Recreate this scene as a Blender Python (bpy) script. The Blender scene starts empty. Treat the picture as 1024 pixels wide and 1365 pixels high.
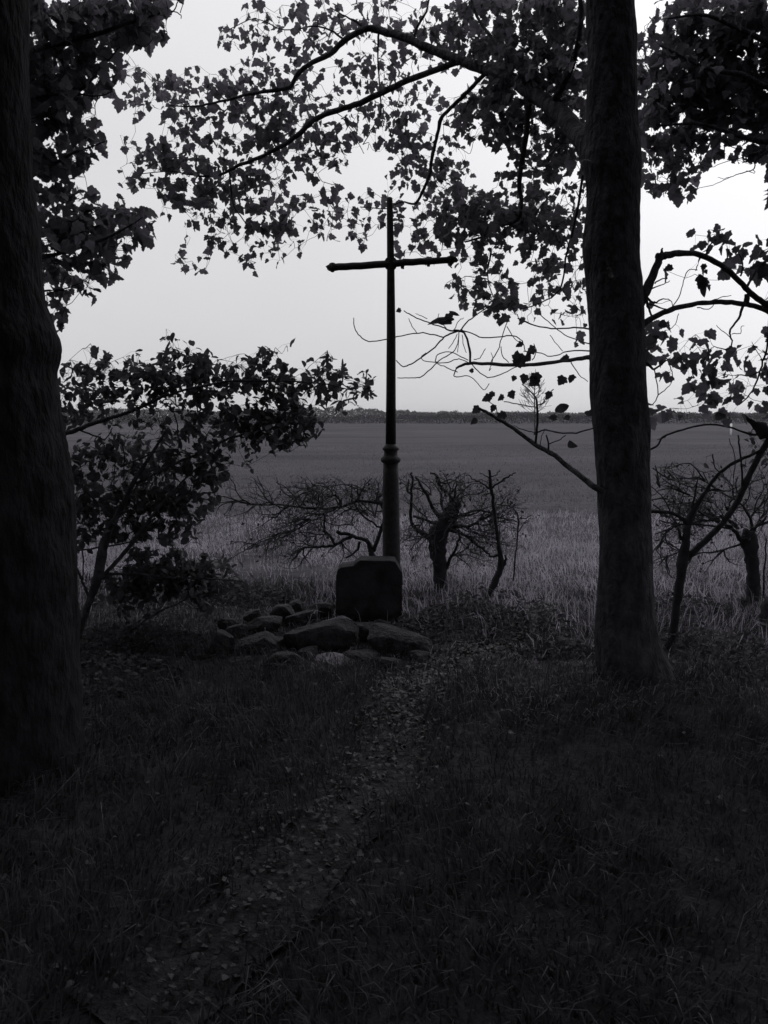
import bpy, math, random
import numpy as np
from mathutils import Vector
R = math.radians
scene = bpy.context.scene
COL = scene.collection
rng = np.random.default_rng(11)
random.seed(5)

# ------------------------------------------------------------------ camera
CAMZ, PITCH, F = 1.6, R(6.9), 1051.0          # F: focal length in pixels of a 1024 x 1365 frame
cam_d = bpy.data.cameras.new("Camera")
cam = bpy.data.objects.new("Camera", cam_d)
COL.objects.link(cam)
cam.location = (0, 0, CAMZ)
cam.rotation_euler = (R(90) - PITCH, 0, 0)
cam_d.sensor_fit = 'VERTICAL'
cam_d.angle = 2 * math.atan(682.5 / F)
cam_d.clip_start, cam_d.clip_end = 0.05, 6000
scene.camera = cam

# ------------------------------------------------------------------ sky and sun (overcast)
SUN_EL, SUN_AZ = 48, 28                       # degrees; azimuth from +Y towards +X
world = bpy.data.worlds.new("World")
scene.world = world
world.use_nodes = True
nt = world.node_tree
for n in list(nt.nodes):
    nt.nodes.remove(n)
def nd(t, ty, **kw):
    n = t.nodes.new(ty)
    for k, v in kw.items():
        setattr(n, k, v)
    return n
def mathn(t, op, a, b=None, c=None):
    n = t.nodes.new('ShaderNodeMath'); n.operation = op
    for i, v in enumerate((a, b, c)):
        if v is None: continue
        if isinstance(v, (int, float)): n.inputs[i].default_value = v
        else: t.links.new(v, n.inputs[i])
    return n.outputs[0]
sky = nd(nt, 'ShaderNodeTexSky', sky_type='NISHITA', sun_disc=False)
sky.sun_elevation, sky.sun_rotation = R(SUN_EL), R(SUN_AZ)
sky.air_density, sky.dust_density = 0.6, 4.0
bw = nd(nt, 'ShaderNodeRGBToBW'); nt.links.new(sky.outputs[0], bw.inputs[0])
geo = nd(nt, 'ShaderNodeTexCoord')
sep = nd(nt, 'ShaderNodeSeparateXYZ'); nt.links.new(geo.outputs['Generated'], sep.inputs[0])
zc = mathn(nt, 'MAXIMUM', sep.outputs[2], 0.0)
# cloud deck: darker at the horizon, brighter overhead and around the hidden sun
sd = (math.sin(R(38)) * math.cos(R(22)), math.cos(R(38)) * math.cos(R(22)), math.sin(R(22)))
dot = nd(nt, 'ShaderNodeVectorMath', operation='DOT_PRODUCT')
nt.links.new(geo.outputs['Generated'], dot.inputs[0]); dot.inputs[1].default_value = sd
glow = mathn(nt, 'POWER', mathn(nt, 'MAXIMUM', dot.outputs['Value'], 0.0), 9.0)
noi = nd(nt, 'ShaderNodeTexNoise'); noi.inputs['Scale'].default_value = 2.2; noi.inputs['Detail'].default_value = 4
mp = nd(nt, 'ShaderNodeMapping'); mp.inputs['Scale'].default_value = (1, 1, 2.6)
nt.links.new(geo.outputs['Generated'], mp.inputs[0]); nt.links.new(mp.outputs[0], noi.inputs['Vector'])
SKY_BASE, SKY_Z, SKY_GLOW = 0.575, 0.46, 0.38
deck = mathn(nt, 'ADD', mathn(nt, 'MULTIPLY_ADD', zc, SKY_Z, SKY_BASE), mathn(nt, 'MULTIPLY', glow, SKY_GLOW))
deck = mathn(nt, 'MULTIPLY', deck, mathn(nt, 'MULTIPLY_ADD', noi.outputs[0], 0.16, 0.92))
# the sky texture itself shows through the cloud at a tenth of its strength
tot = mathn(nt, 'ADD', deck, mathn(nt, 'MULTIPLY', bw.outputs[0], 0.008))
comb = nd(nt, 'ShaderNodeCombineColor')
for i, k in enumerate((1.0, 0.995, 1.025)):
    nt.links.new(mathn(nt, 'MULTIPLY', tot, k), comb.inputs[i])
bg = nd(nt, 'ShaderNodeBackground'); bg.inputs[1].default_value = 1.0
out = nd(nt, 'ShaderNodeOutputWorld')
nt.links.new(comb.outputs[0], bg.inputs[0]); nt.links.new(bg.outputs[0], out.inputs[0])

sun_d = bpy.data.lights.new("Sun", 'SUN'); sun_d.energy = 0.5; sun_d.angle = R(40); sun_d.color = (1, 0.99, 0.985)
sun = bpy.data.objects.new("Sun", sun_d); COL.objects.link(sun)
sv = Vector((math.sin(R(SUN_AZ)) * math.cos(R(SUN_EL)), math.cos(R(SUN_AZ)) * math.cos(R(SUN_EL)), math.sin(R(SUN_EL))))
sun.rotation_euler = sv.to_track_quat('Z', 'Y').to_euler(); sun.location = (0, 0, 30)

scene.view_settings.view_transform = 'Standard'
scene.view_settings.look = 'None'
scene.view_settings.exposure = 0.0
scene.view_settings.gamma = 1.0
scene.render.engine = 'CYCLES'
scene.cycles.max_bounces = 6
scene.cycles.diffuse_bounces = 3
scene.cycles.use_denoising = True

HAZE = 0.00016
# ------------------------------------------------------------------ helpers
CA, SA = math.cos(PITCH), math.sin(PITCH)
def P(px, py, Y):
    """Where the sight line through a photograph pixel reaches distance Y."""
    u, v = (px - 512) / F, (682.5 - py) / F
    d = np.array((u, CA + v * SA, -SA + v * CA))
    return np.array((0, 0, CAMZ)) + d * (Y / d[1])
def pix(p):
    y, z = p[1], p[2] - CAMZ
    dep = y * CA - z * SA
    return 512 + p[0] / dep * F, 682.5 - (y * SA + z * CA) / dep * F, dep
def depth(p):
    return p[1] * CA - (p[2] - CAMZ) * SA

def tag(o, label=None, cat=None, group=None, kind=None):
    if label: o['label'] = label
    if cat: o['category'] = cat
    if group: o['group'] = group
    if kind: o['kind'] = kind
    return o
def empty(name, loc):
    o = bpy.data.objects.new(name, None); COL.objects.link(o); o.location = loc
    o.empty_display_size = 0.2
    return o

class MB:
    """Collects triangles and quads; build() links them as one mesh object."""
    def __init__(s): s.v, s.f, s.n = [], [], 0
    def add(s, verts, faces):
        verts = np.asarray(verts, float)
        s.v.append(verts); s.f.extend([tuple(i + s.n for i in f) for f in faces]); s.n += len(verts)
    def tube(s, pts, rad, sides=6, rough=0.0, cap=True):
        pts = np.asarray(pts, float); m = len(pts)
        if m < 2: return
        tan = np.gradient(pts, axis=0)
        tan /= np.linalg.norm(tan, axis=1)[:, None] + 1e-9
        ref = np.array((0.0, 1.0, 0.0)) if abs(tan[0][1]) < 0.9 else np.array((1.0, 0, 0))
        vs = []
        for i in range(m):
            a = np.cross(tan[i], ref); na = np.linalg.norm(a)
            if na < 1e-4: a = np.cross(tan[i], (0.3, 0.2, 0.9)); na = np.linalg.norm(a)
            a /= na; b = np.cross(tan[i], a)
            ref = np.cross(a, tan[i]) if False else ref
            for k in range(sides):
                t = 2 * math.pi * k / sides
                r = rad[i] * (1 + rough * rng.normal())
                vs.append(pts[i] + r * (a * math.cos(t) + b * math.sin(t)))
        fs = []
        for i in range(m - 1):
            for k in range(sides):
                k2 = (k + 1) % sides
                fs.append((i * sides + k, i * sides + k2, (i + 1) * sides + k2, (i + 1) * sides + k))
        if cap:
            fs.append(tuple(range(sides))[::-1]); fs.append(tuple((m - 1) * sides + k for k in range(sides)))
        s.add(vs, fs)
    def build(s, name, mat, parent=None, smooth=True):
        me = bpy.data.meshes.new(name)
        V = np.concatenate(s.v) if s.v else np.zeros((0, 3))
        if parent is not None: V = V - np.array(root_loc(parent))
        me.from_pydata(V.tolist(), [], s.f)
        me.materials.append(mat)
        if smooth: me.polygons.foreach_set('use_smooth', [True] * len(me.polygons))
        me.update()
        o = bpy.data.objects.new(name, me); COL.objects.link(o)
        if parent is not None: o.parent = parent
        return o
def root_loc(o):
    v = np.zeros(3)
    while o is not None:
        v = v + np.array(o.location); o = o.parent
    return v
def tris(name, V, T, mat, parent=None, smooth=False):
    """Fast triangle mesh from arrays."""
    if parent is not None: V = V - root_loc(parent)
    me = bpy.data.meshes.new(name)
    me.vertices.add(len(V)); me.vertices.foreach_set('co', np.asarray(V, np.float32).ravel())
    me.loops.add(3 * len(T)); me.loops.foreach_set('vertex_index', np.asarray(T, np.int32).ravel())
    me.polygons.add(len(T))
    me.polygons.foreach_set('loop_start', np.arange(0, 3 * len(T), 3, dtype=np.int32))
    me.polygons.foreach_set('loop_total', np.full(len(T), 3, np.int32))
    me.update(calc_edges=True); me.validate()
    me.materials.append(mat)
    if smooth: me.polygons.foreach_set('use_smooth', [True] * len(me.polygons))
    o = bpy.data.objects.new(name, me); COL.objects.link(o)
    if parent is not None: o.parent = parent
    return o
def smooth_line(pts, step=4):
    """Catmull-Rom through rows of any width."""
    p = np.asarray(pts, float)
    if len(p) < 3: 
        t = np.linspace(0, 1, step + 1)[:, None]
        return p[0] * (1 - t) + p[-1] * t
    q = np.vstack([2 * p[0] - p[1], p, 2 * p[-1] - p[-2]])
    o = []
    for i in range(1, len(q) - 2):
        for k in range(step):
            t = k / step
            a, b, c, d = q[i - 1], q[i], q[i + 1], q[i + 2]
            o.append(0.5 * (2 * b + (c - a) * t + (2 * a - 5 * b + 4 * c - d) * t * t + (3 * b - a - 3 * c + d) * t ** 3))
    o.append(p[-1])
    return np.array(o)
def vnoise(x, y, seed=0):
    """Smooth value noise of arrays."""
    x, y = np.asarray(x, float), np.asarray(y, float)
    xi, yi = np.floor(x), np.floor(y); fx, fy = x - xi, y - yi
    fx, fy = fx * fx * (3 - 2 * fx), fy * fy * (3 - 2 * fy)
    def h(a, b):
        v = np.sin(a * 127.1 + b * 311.7 + seed * 74.7) * 43758.5453
        return v - np.floor(v)
    return (h(xi, yi) * (1 - fx) + h(xi + 1, yi) * fx) * (1 - fy) + (h(xi, yi + 1) * (1 - fx) + h(xi + 1, yi + 1) * fx) * fy - 0.5

def material(name, col, rough=0.9, var=0.35, scale=6.0, bump=0.0, bscale=30.0, trans=0.0, spec=0.2, stretch=(1, 1, 1), col2=None, detail=5, metal=0.0):
    m = bpy.data.materials.new(name); m.use_nodes = True
    t = m.node_tree; b = t.nodes['Principled BSDF']
    b.inputs['Roughness'].default_value = rough
    b.inputs['Specular IOR Level'].default_value = spec
    b.inputs['Metallic'].default_value = metal
    g = nd(t, 'ShaderNodeNewGeometry')
    mpn = nd(t, 'ShaderNodeMapping'); mpn.inputs['Scale'].default_value = stretch
    t.links.new(g.outputs['Position'], mpn.inputs[0])
    n = nd(t, 'ShaderNodeTexNoise'); n.inputs['Scale'].default_value = scale; n.inputs['Detail'].default_value = detail
    t.links.new(mpn.outputs[0], n.inputs['Vector'])
    rp = nd(t, 'ShaderNodeValToRGB')
    c2 = col2 or tuple(c * (1 + var) for c in col)
    c1 = col if col2 else tuple(c * (1 - var) for c in col)
    rp.color_ramp.elements[0].position, rp.color_ramp.elements[1].position = 0.32, 0.68
    rp.color_ramp.elements[0].color = (*c1, 1); rp.color_ramp.elements[1].color = (*c2, 1)
    t.links.new(n.outputs[0], rp.inputs[0]); t.links.new(rp.outputs[0], b.inputs['Base Color'])
    if bump:
        n2 = nd(t, 'ShaderNodeTexNoise'); n2.inputs['Scale'].default_value = bscale; n2.inputs['Detail'].default_value = 6
        t.links.new(mpn.outputs[0], n2.inputs['Vector'])
        bp = nd(t, 'ShaderNodeBump'); bp.inputs['Strength'].default_value = 1.0; bp.inputs['Distance'].default_value = bump
        t.links.new(n2.outputs[0], bp.inputs['Height']); t.links.new(bp.outputs[0], b.inputs['Normal'])
    if trans:
        tr = nd(t, 'ShaderNodeBsdfTranslucent'); mx = nd(t, 'ShaderNodeMixShader'); mx.inputs[0].default_value = trans
        t.links.new(rp.outputs[0], tr.inputs[0])
        o = t.nodes['Material Output']
        t.links.new(b.outputs[0], mx.inputs[1]); t.links.new(tr.outputs[0], mx.inputs[2]); t.links.new(mx.outputs[0], o.inputs[0])
    return m
def g(v): return (v * 1.0, v * 0.945, v * 1.085)
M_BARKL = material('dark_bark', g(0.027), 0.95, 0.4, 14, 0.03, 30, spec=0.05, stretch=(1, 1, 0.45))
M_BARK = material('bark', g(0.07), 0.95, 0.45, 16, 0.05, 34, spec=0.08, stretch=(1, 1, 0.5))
M_TWIG = material('twig_bark', g(0.045), 0.9, 0.3, 20, spec=0.1)
M_LEAFB = material('bush_leaf', g(0.075), 0.6, 0.3, 7, trans=0.4, spec=0.25)
M_LEAF = material('maple_leaf', g(0.15), 0.6, 0.3, 7, trans=0.45, spec=0.25)
M_LEAFD = material('dark_leaf', g(0.17), 0.6, 0.3, 7, trans=0.45, spec=0.25)
M_DRY = material('dry_leaf', g(0.09), 0.9, 0.3, 20, trans=0.15)
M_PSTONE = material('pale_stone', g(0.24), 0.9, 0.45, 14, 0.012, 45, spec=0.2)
M_STONE = material('stone', g(0.045), 0.95, 0.5, 14, 0.03, 40, spec=0.2)
M_BLOCK = material('block_stone', g(0.04), 0.95, 0.4, 10, 0.008, 50, spec=0.1)
M_IRON = material('weathered_iron', g(0.035), 0.7, 0.35, 30, 0.002, 120, spec=0.3)
M_VERGE = material('verge_grass', g(0.25), 0.85, 0.4, 3.5, spec=0.15, trans=0.35)  # lighter grass colour stands in for light reaching the verge
M_HEDGE = material('hedge_foliage', g(0.062), 0.95, 0.15, 0.12, spec=0.05, trans=.3)
M_THORN = material('grey_twig', g(0.075), 0.9, 0.3, 20, spec=0.1)
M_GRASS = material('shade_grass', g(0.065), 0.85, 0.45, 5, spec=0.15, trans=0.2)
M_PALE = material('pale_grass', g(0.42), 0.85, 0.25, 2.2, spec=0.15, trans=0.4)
M_FGRASS = material('heath_grass', g(0.12), 0.9, 0.2, 0.5, spec=0.1, trans=0.4)
M_STALK = material('dry_stalk', g(0.2), 0.9, 0.3, 5)
M_LITTER = material('fallen_leaf', g(0.047), 0.6, 0.6, 14, spec=0.3)
M_SOIL = material('woodland_soil', g(0.035), 0.95, 0.4, 5, 0.03, 22, spec=0.1)
M_PATH = material('trodden_earth', g(0.038), 0.9, 0.4, 9, 0.03, 30, spec=0.15)
M_FIELD = material('heath_field', g(0.058), 0.95, 0.22, 0.09, 0.08, 5, spec=0.05, stretch=(0.6, 1, 1), detail=12)
t = M_FIELD.node_tree                       # broad streaks of paler and darker growth across the heath
rp_ = [n for n in t.nodes if n.type == 'VALTORGB'][0]; bs_ = t.nodes['Principled BSDF']
gp = nd(t, 'ShaderNodeNewGeometry'); mq = nd(t, 'ShaderNodeMapping'); mq.inputs['Scale'].default_value = (.16, .5, 1)
n3 = nd(t, 'ShaderNodeTexNoise'); n3.inputs['Scale'].default_value = .55; n3.inputs['Detail'].default_value = 9; n3.inputs['Roughness'].default_value = .62
t.links.new(gp.outputs['Position'], mq.inputs[0]); t.links.new(mq.outputs[0], n3.inputs['Vector'])
mr = nd(t, 'ShaderNodeMapRange'); mr.inputs[1].default_value = .3; mr.inputs[2].default_value = .7; mr.inputs[3].default_value = .72; mr.inputs[4].default_value = 1.28
t.links.new(n3.outputs[0], mr.inputs[0])
mxc = nd(t, 'ShaderNodeVectorMath', operation='SCALE'); t.links.new(rp_.outputs[0], mxc.inputs[0]); t.links.new(mr.outputs[0], mxc.inputs['Scale'])
t.links.new(mxc.outputs[0], bs_.inputs['Base Color'])
M_FAR = material('distant_foliage', g(0.05), 0.95, 0.2, 0.12, spec=0.05, trans=.3)
M_WHITE = material('white_paint', (0.8, 0.8, 0.8), 0.6, 0.05)

# ------------------------------------------------------------------ ground
def hgt(x, y):
    x, y = np.asarray(x, float), np.asarray(y, float)
    near = np.exp(-((x / 14) ** 2 + ((y - 5) / 12) ** 2))
    h = near * (0.10 * vnoise(x * 0.7, y * 0.7, 1) + 0.05 * vnoise(x * 2.1, y * 2.1, 2))
    h = h + 0.06 * np.exp(-(((x + 0.35) / 0.95) ** 2 + ((y - 5.75) / 0.55) ** 2))      # the cairn's mound
    h = h + 0.09 * np.exp(-(((x - 1.55) / 0.6) ** 2 + ((y - 4.6) / 0.6) ** 2))        # at the roots of the right tree
    h = h + 0.10 * np.exp(-(((x - 0.95) / 0.5) ** 2 + ((y - 6.2) / 0.5) ** 2))
    return h - 0.02
def axis(lo, hi, fine0, fine1, step, grow=1.16):
    a = list(np.arange(fine0, fine1 + 1e-6, step))
    s = step
    while a[-1] < hi: s *= grow; a.append(a[-1] + s)
    s = step
    while a[0] > lo: s *= grow; a.insert(0, a[0] - s)
    return np.array(a)
def sheet(name, xs, ys, hf, mat, kind='structure'):
    X, Y = np.meshgrid(xs, ys); Z = hf(X, Y)
    V = np.stack([X, Y, Z], -1).reshape(-1, 3)
    nx, ny = len(xs), len(ys)
    i = np.arange(nx * ny).reshape(ny, nx)
    a, b, c, d = i[:-1, :-1].ravel(), i[:-1, 1:].ravel(), i[1:, 1:].ravel(), i[1:, :-1].ravel()
    T = np.concatenate([np.stack([a, b, c], 1), np.stack([a, c, d], 1)])
    return tag(tris(name, V, T, mat, smooth=True), kind=kind)
gr = sheet('ground', axis(-2500, 2500, -6, 6, 0.1), axis(-60, 3000, -1, 13, 0.1), hgt, M_SOIL)
tag(gr, 'dark woodland floor of soil and short grass under the trees', 'ground')
def fh(x, y):
    return hgt(x, y) + 0.03 + 0.12 * vnoise(x * 0.12, y * 0.12, 4) * np.clip((y - 12) / 15, 0, 1) - 0.05 * np.clip(1 - (y - 7.4 - 0.8 * vnoise(x * .9, y * 0, 77)) / 0.8, 0, 1)
fl = sheet('field', axis(-2400, 2400, -14, 14, 0.5), axis(7.1, 2900, 7.2, 30, 0.2), fh, M_FIELD)
tag(fl, 'open level heath field of low dull grass reaching the horizon', 'field')

# path: worn strip from the cairn down to the lower left, and round the cairn towards the field
def ground_at(px, py):
    u, v = (px - 512) / F, (682.5 - py) / F
    d = np.array((u, CA + v * SA, -SA + v * CA)); t = -CAMZ / d[2]
    return np.array((d[0] * t, d[1] * t))
pl = smooth_line([ground_at(*p) for p in ((150, 1362), (250, 1290), (370, 1190), (470, 1090), (520, 1000), (535, 930), (590, 893), (690, 858), (752, 815))], 10)
wd = np.interp(np.linspace(0, 1, len(pl)), (0, .3, .6, .8, 1), (0.19, 0.18, 0.19, 0.17, 0.13))
pv, pf = [], []
tn = np.gradient(pl, axis=0); tn /= np.linalg.norm(tn, axis=1)[:, None]
for i, (p, t) in enumerate(zip(pl, tn)):
    nrm = np.array((t[1], -t[0]))
    for k in range(7):
        s = (k / 3 - 1) * wd[i] * (1 + 0.5 * vnoise(i * 0.23, k // 6 * 9.0, 8))
        q = p + nrm * s
        pv.append((q[0], q[1], float(hgt(q[0], q[1])) + 0.012))
for i in range(len(pl) - 1):
    for k in range(6):
        a = i * 7 + k; pf += [(a, a + 1, a + 8), (a, a + 8, a + 7)]
pth = tris('path', np.array(pv), np.array(pf), M_PATH, smooth=True)
tag(pth, 'trodden earth path winding to the stone pile, strewn with fallen leaves', 'path', kind='structure')
def path_dist(x, y):
    d = np.full(np.shape(x), 9.0)
    for i in range(0, len(pl), 3):
        d = np.minimum(d, np.hypot(x - pl[i][0], y - pl[i][1]) / (wd[i] + 0.02))
    return d

# ------------------------------------------------------------------ grass (uncountable)
def blades(n, xr, yr, h0, h1, w, lean, mat, name, keep=None, hf=hgt, nearbias=1.0):
    u = rng.random(n) ** nearbias
    y = yr[0] + (yr[1] - yr[0]) * u
    half = np.minimum(np.abs(xr), 0.58 * y + 2.0)
    x = (rng.random(n) * 2 - 1) * half
    if keep is not None:
        k = keep(x, y); x, y = x[k], y[k]
    n = len(x)
    z = hf(x, y) - 0.01
    clump = 0.75 + 0.9 * vnoise(x * 1.7, y * 1.7, 21) + 0.5 * vnoise(x * 5, y * 5, 22)
    h = (h0 + (h1 - h0) * rng.random(n) ** 2) * np.clip(clump, 0.5, 1.6)
    a = rng.random(n) * 2 * np.pi
    la = 2 * np.pi * vnoise(x * 0.9, y * 0.9, 23) * 2 + rng.normal(0, 1.2, n)
    ln = lean * h * rng.random(n) * 1.6
    wx, wy = np.cos(a) * w, np.sin(a) * w
    dx, dy = np.cos(la) * ln, np.sin(la) * ln
    b0 = np.stack([x - wx, y - wy, z], 1); b1 = np.stack([x + wx, y + wy, z], 1)
    m0 = np.stack([x - wx * .7 + dx * .35, y - wy * .7 + dy * .35, z + h * .6], 1)
    m1 = np.stack([x + wx * .7 + dx * .35, y + wy * .7 + dy * .35, z + h * .6], 1)
    t = np.stack([x + dx, y + dy, z + h * np.clip(1.05 - 0.4 * ln / (h + 1e-6), 0.5, 1)], 1)
    V = np.stack([b0, b1, m0, m1, t], 1).reshape(-1, 3)
    o = np.arange(n)[:, None] * 5
    T = np.concatenate([o + np.array([[0, 1, 3]]), o + np.array([[0, 3, 2]]), o + np.array([[2, 3, 4]])])
    return tris(name, V, T, mat)
offpath = lambda x, y: (path_dist(x, y) > 0.95 * rng.random(len(x)) ** .5)
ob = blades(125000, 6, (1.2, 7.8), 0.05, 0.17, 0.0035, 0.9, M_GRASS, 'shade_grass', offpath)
tag(ob, 'short dark grass covering the shaded ground beneath the trees', 'grass', kind='stuff')
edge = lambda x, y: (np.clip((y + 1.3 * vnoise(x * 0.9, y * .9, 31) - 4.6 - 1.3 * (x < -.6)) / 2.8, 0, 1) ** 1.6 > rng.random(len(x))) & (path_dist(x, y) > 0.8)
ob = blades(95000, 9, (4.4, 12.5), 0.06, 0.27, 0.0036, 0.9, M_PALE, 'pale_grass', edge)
tag(ob, 'pale dry grass in the light along the edge of the field', 'grass', kind='stuff')
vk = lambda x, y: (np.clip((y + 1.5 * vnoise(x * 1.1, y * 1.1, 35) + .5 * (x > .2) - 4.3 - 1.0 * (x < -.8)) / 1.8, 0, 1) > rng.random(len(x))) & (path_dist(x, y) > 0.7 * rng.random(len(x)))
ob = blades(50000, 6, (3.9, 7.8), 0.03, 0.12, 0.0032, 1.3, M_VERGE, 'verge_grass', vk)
tag(ob, 'rough grass coloured mid grey as if lit, thinning out from the field edge into the shade', 'grass', kind='stuff')
ob = blades(110000, 40, (10.0, 45), 0.03, 0.13, 0.0065, 1.4, M_FGRASS, 'field_grass', None, fh, 1.3)
tag(ob, 'dull tufted grass over the open field beyond the cross', 'grass', kind='stuff')
ob = blades(110, 5, (1.9, 7), 0.15, 0.34, 0.0012, 2.2, M_STALK, 'dry_stalks', offpath)
tag(ob, 'thin pale dry stalks leaning out of the dark grass', 'grass stalks', kind='stuff')

# leaf templates: outline in the x-y plane, stalk at the origin, tip towards +y, unit length
def maple():
    half = [(0.12, -0.06), (0.34, -0.04), (0.36, 0.10), (0.50, 0.20), (0.58, 0.36), (0.46, 0.44), (0.37, 0.50), (0.38, 0.66), (0.24, 0.72), (0.17, 0.86)]
    o = [(0, 0)] + half + [(0, 1.0)] + [(-x, y) for x, y in half[::-1]]
    return np.array(o), np.array((0, 0.35))
def oval():
    half = [(0.14, 0.10), (0.27, 0.28), (0.33, 0.5), (0.28, 0.72), (0.15, 0.9)]
    o = [(0, 0)] + half + [(0, 1.0)] + [(-x, y) for x, y in half[::-1]]
    return np.array(o), np.array((0, 0.5))
def lance():
    half = [(0.07, 0.05), (0.15, 0.3), (0.17, 0.5), (0.12, 0.75), (0.05, 0.92)]
    o = [(0, 0)] + half + [(0, 1.0)] + [(-x, y) for x, y in half[::-1]]
    return np.array(o), np.array((0, 0.5))
def kite():
    return np.array([(0, 0), (0.4, 0.45), (0, 1), (-0.4, 0.45)]), np.array((0, 0.5))
def leaves(tpl, pos, size, ydir, nrm, curl=0.35):
    """pos, ydir, nrm: n x 3; returns V, T."""
    o, c = tpl; k = len(o); n = len(pos)
    pts = np.vstack([c, o])
    yd = ydir / (np.linalg.norm(ydir, axis=1)[:, None] + 1e-9)
    xd = np.cross(yd, nrm); xd /= np.linalg.norm(xd, axis=1)[:, None] + 1e-9
    nd_ = np.cross(xd, yd)
    fold = rng.uniform(-0.1, 0.5, n) * curl / 0.35; droop = rng.uniform(-0.1, 0.6, n) * curl / 0.35
    wsc = rng.uniform(0.75, 1.1, n)
    px_ = pts[:, 0][None] * wsc[:, None]; py_ = np.repeat(pts[:, 1][None], n, 0)
    pz = fold[:, None] * np.abs(px_) - droop[:, None] * py_ ** 2 + rng.normal(0, 0.035, px_.shape) * (curl > 0)
    V = pos[:, None] + size[:, None, None] * (px_[..., None] * xd[:, None] + py_[..., None] * yd[:, None] + pz[..., None] * nd_[:, None])
    i = np.arange(1, k + 1); j = np.roll(i, -1)
    T = np.stack([np.zeros(k, int), i, j], 1)[None] + (np.arange(n) * (k + 1))[:, None, None]
    return V.reshape(-1, 3), T.reshape(-1, 3)
def unit(a): return a / (np.linalg.norm(a, axis=1)[:, None] + 1e-9)

# fallen leaves: thick on the path, thin in the grass
n = 2300
ti = np.minimum((rng.random(n) ** .6 * len(pl)).astype(int), len(pl) - 1)
q = pl[ti] + rng.normal(0, 1, (n, 2)) * wd[ti][:, None] * 0.8 + .1 * np.stack([vnoise(np.arange(n) * .05, 0 * ti, 3), vnoise(np.arange(n) * .05, 0 * ti, 4)], 1)
q2 = np.stack([(rng.random(420) * 2 - 1) * 3.6, 1.9 + rng.random(420) * 6], 1)
q = np.vstack([q, q2])
pos = np.stack([q[:, 0], q[:, 1], hgt(q[:, 0], q[:, 1]) + 0.02 + 0.02 * rng.random(len(q))], 1)
pos[n:, 2] += 0.01
a = rng.random(len(q)) * 6.283
V, T = leaves(maple(), pos, rng.uniform(0.012, 0.03, len(q)) * np.interp(q[:, 1], (1.8, 4.5), (.8, 1.15)), np.stack([np.cos(a), np.sin(a), rng.normal(0, .12, len(q))], 1),
              unit(np.stack([rng.normal(0, .22, len(q)), rng.normal(0, .22, len(q)), np.ones(len(q))], 1)), 0.6)
tag(tris('fallen_leaves', V, T, M_LITTER), 'scattered fallen leaves lying on the path and in the grass', 'leaves', kind='stuff')

# low leafy undergrowth in mounds at the wood's edge
mounds = [(690, 850, .42, .24), (610, 835, .35, .20), (745, 880, .25, .12), (560, 850, .3, .15), (165, 860, .55, .18), (260, 800, .5, .15), (950, 880, .6, .2), (330, 800, .4, .12), (130, 905, .5, .14), (900, 815, .4, .18), (640, 800, .4, .14)]
PP, NN = [], []
for (mx, my, r, h) in mounds:
    c = ground_at(mx, my); k = int(1300 * r)
    th, rr = rng.random(k) * 6.283, np.sqrt(rng.random(k)) * r * 1.1
    x, y = c[0] + np.cos(th) * rr, c[1] + np.sin(th) * rr * 0.7
    z = hgt(x, y) + h * (1 - (rr / r / 1.15) ** 2) * (0.35 + 0.65 * rng.random(k)) * (1 + 0.6 * vnoise(x * 8, y * 8, 5))
    PP.append(np.stack([x, y, z], 1))
PP = np.vstack(PP); k = len(PP); a = rng.random(k) * 6.283
V, T = leaves(oval(), PP, rng.uniform(.02, .05, k), np.stack([np.cos(a), np.sin(a), rng.normal(0, .4, k)], 1), unit(rng.normal(0, .5, (k, 3)) + (0, 0, 1)))
tag(tris('undergrowth', V, T, M_GRASS), 'low leafy undergrowth in mounds round the stones and trunks', 'undergrowth', kind='stuff')

# ------------------------------------------------------------------ far hedge and wood
def far_mass(name, Y, top, xs, mat, label, n, size, dy):
    x = rng.uniform(xs[0], xs[1], n)
    y = Y + rng.uniform(-dy, dy, n)
    tops = np.interp(x, [t[0] for t in top], [t[1] for t in top]) * (1 + 0.25 * vnoise(x / (Y * .02), 0 * x, 40) + 0.3 * vnoise(x / (Y * .006), 0 * x + 3, 41) + 0.2 * vnoise(x / (Y * .0025), 0 * x + 7, 42))
    z = tops * rng.random(n) ** .7
    pos = np.stack([x, y, z], 1)
    V, T = leaves(kite(), pos, rng.uniform(.6, 1.3, n) * size, unit(rng.normal(0, 1, (n, 3))), unit(rng.normal(0, 1, (n, 3))))
    return tag(tris(name, V, T, mat), label, name.split('_')[-1], kind='stuff')
far_mass('distant_wood', 620, [(-330, 5.5), (-190, 7), (-110, 4.5), (-70, 9.2), (-20, 7.6), (40, 4.6), (150, 4.2), (340, 3.4)], (-340, 345), M_FAR, 'far grey line of woodland along the horizon', 50000, 1.2, 14)
far_mass('distant_hedge', 185, [(-100, 1.9), (-30, 1.7), (0, 1.9), (60, 1.8), (100, 2.0)], (-105, 105), M_HEDGE, 'dark low hedge crossing the far side of the field', 40000, 0.3, 4)

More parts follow.
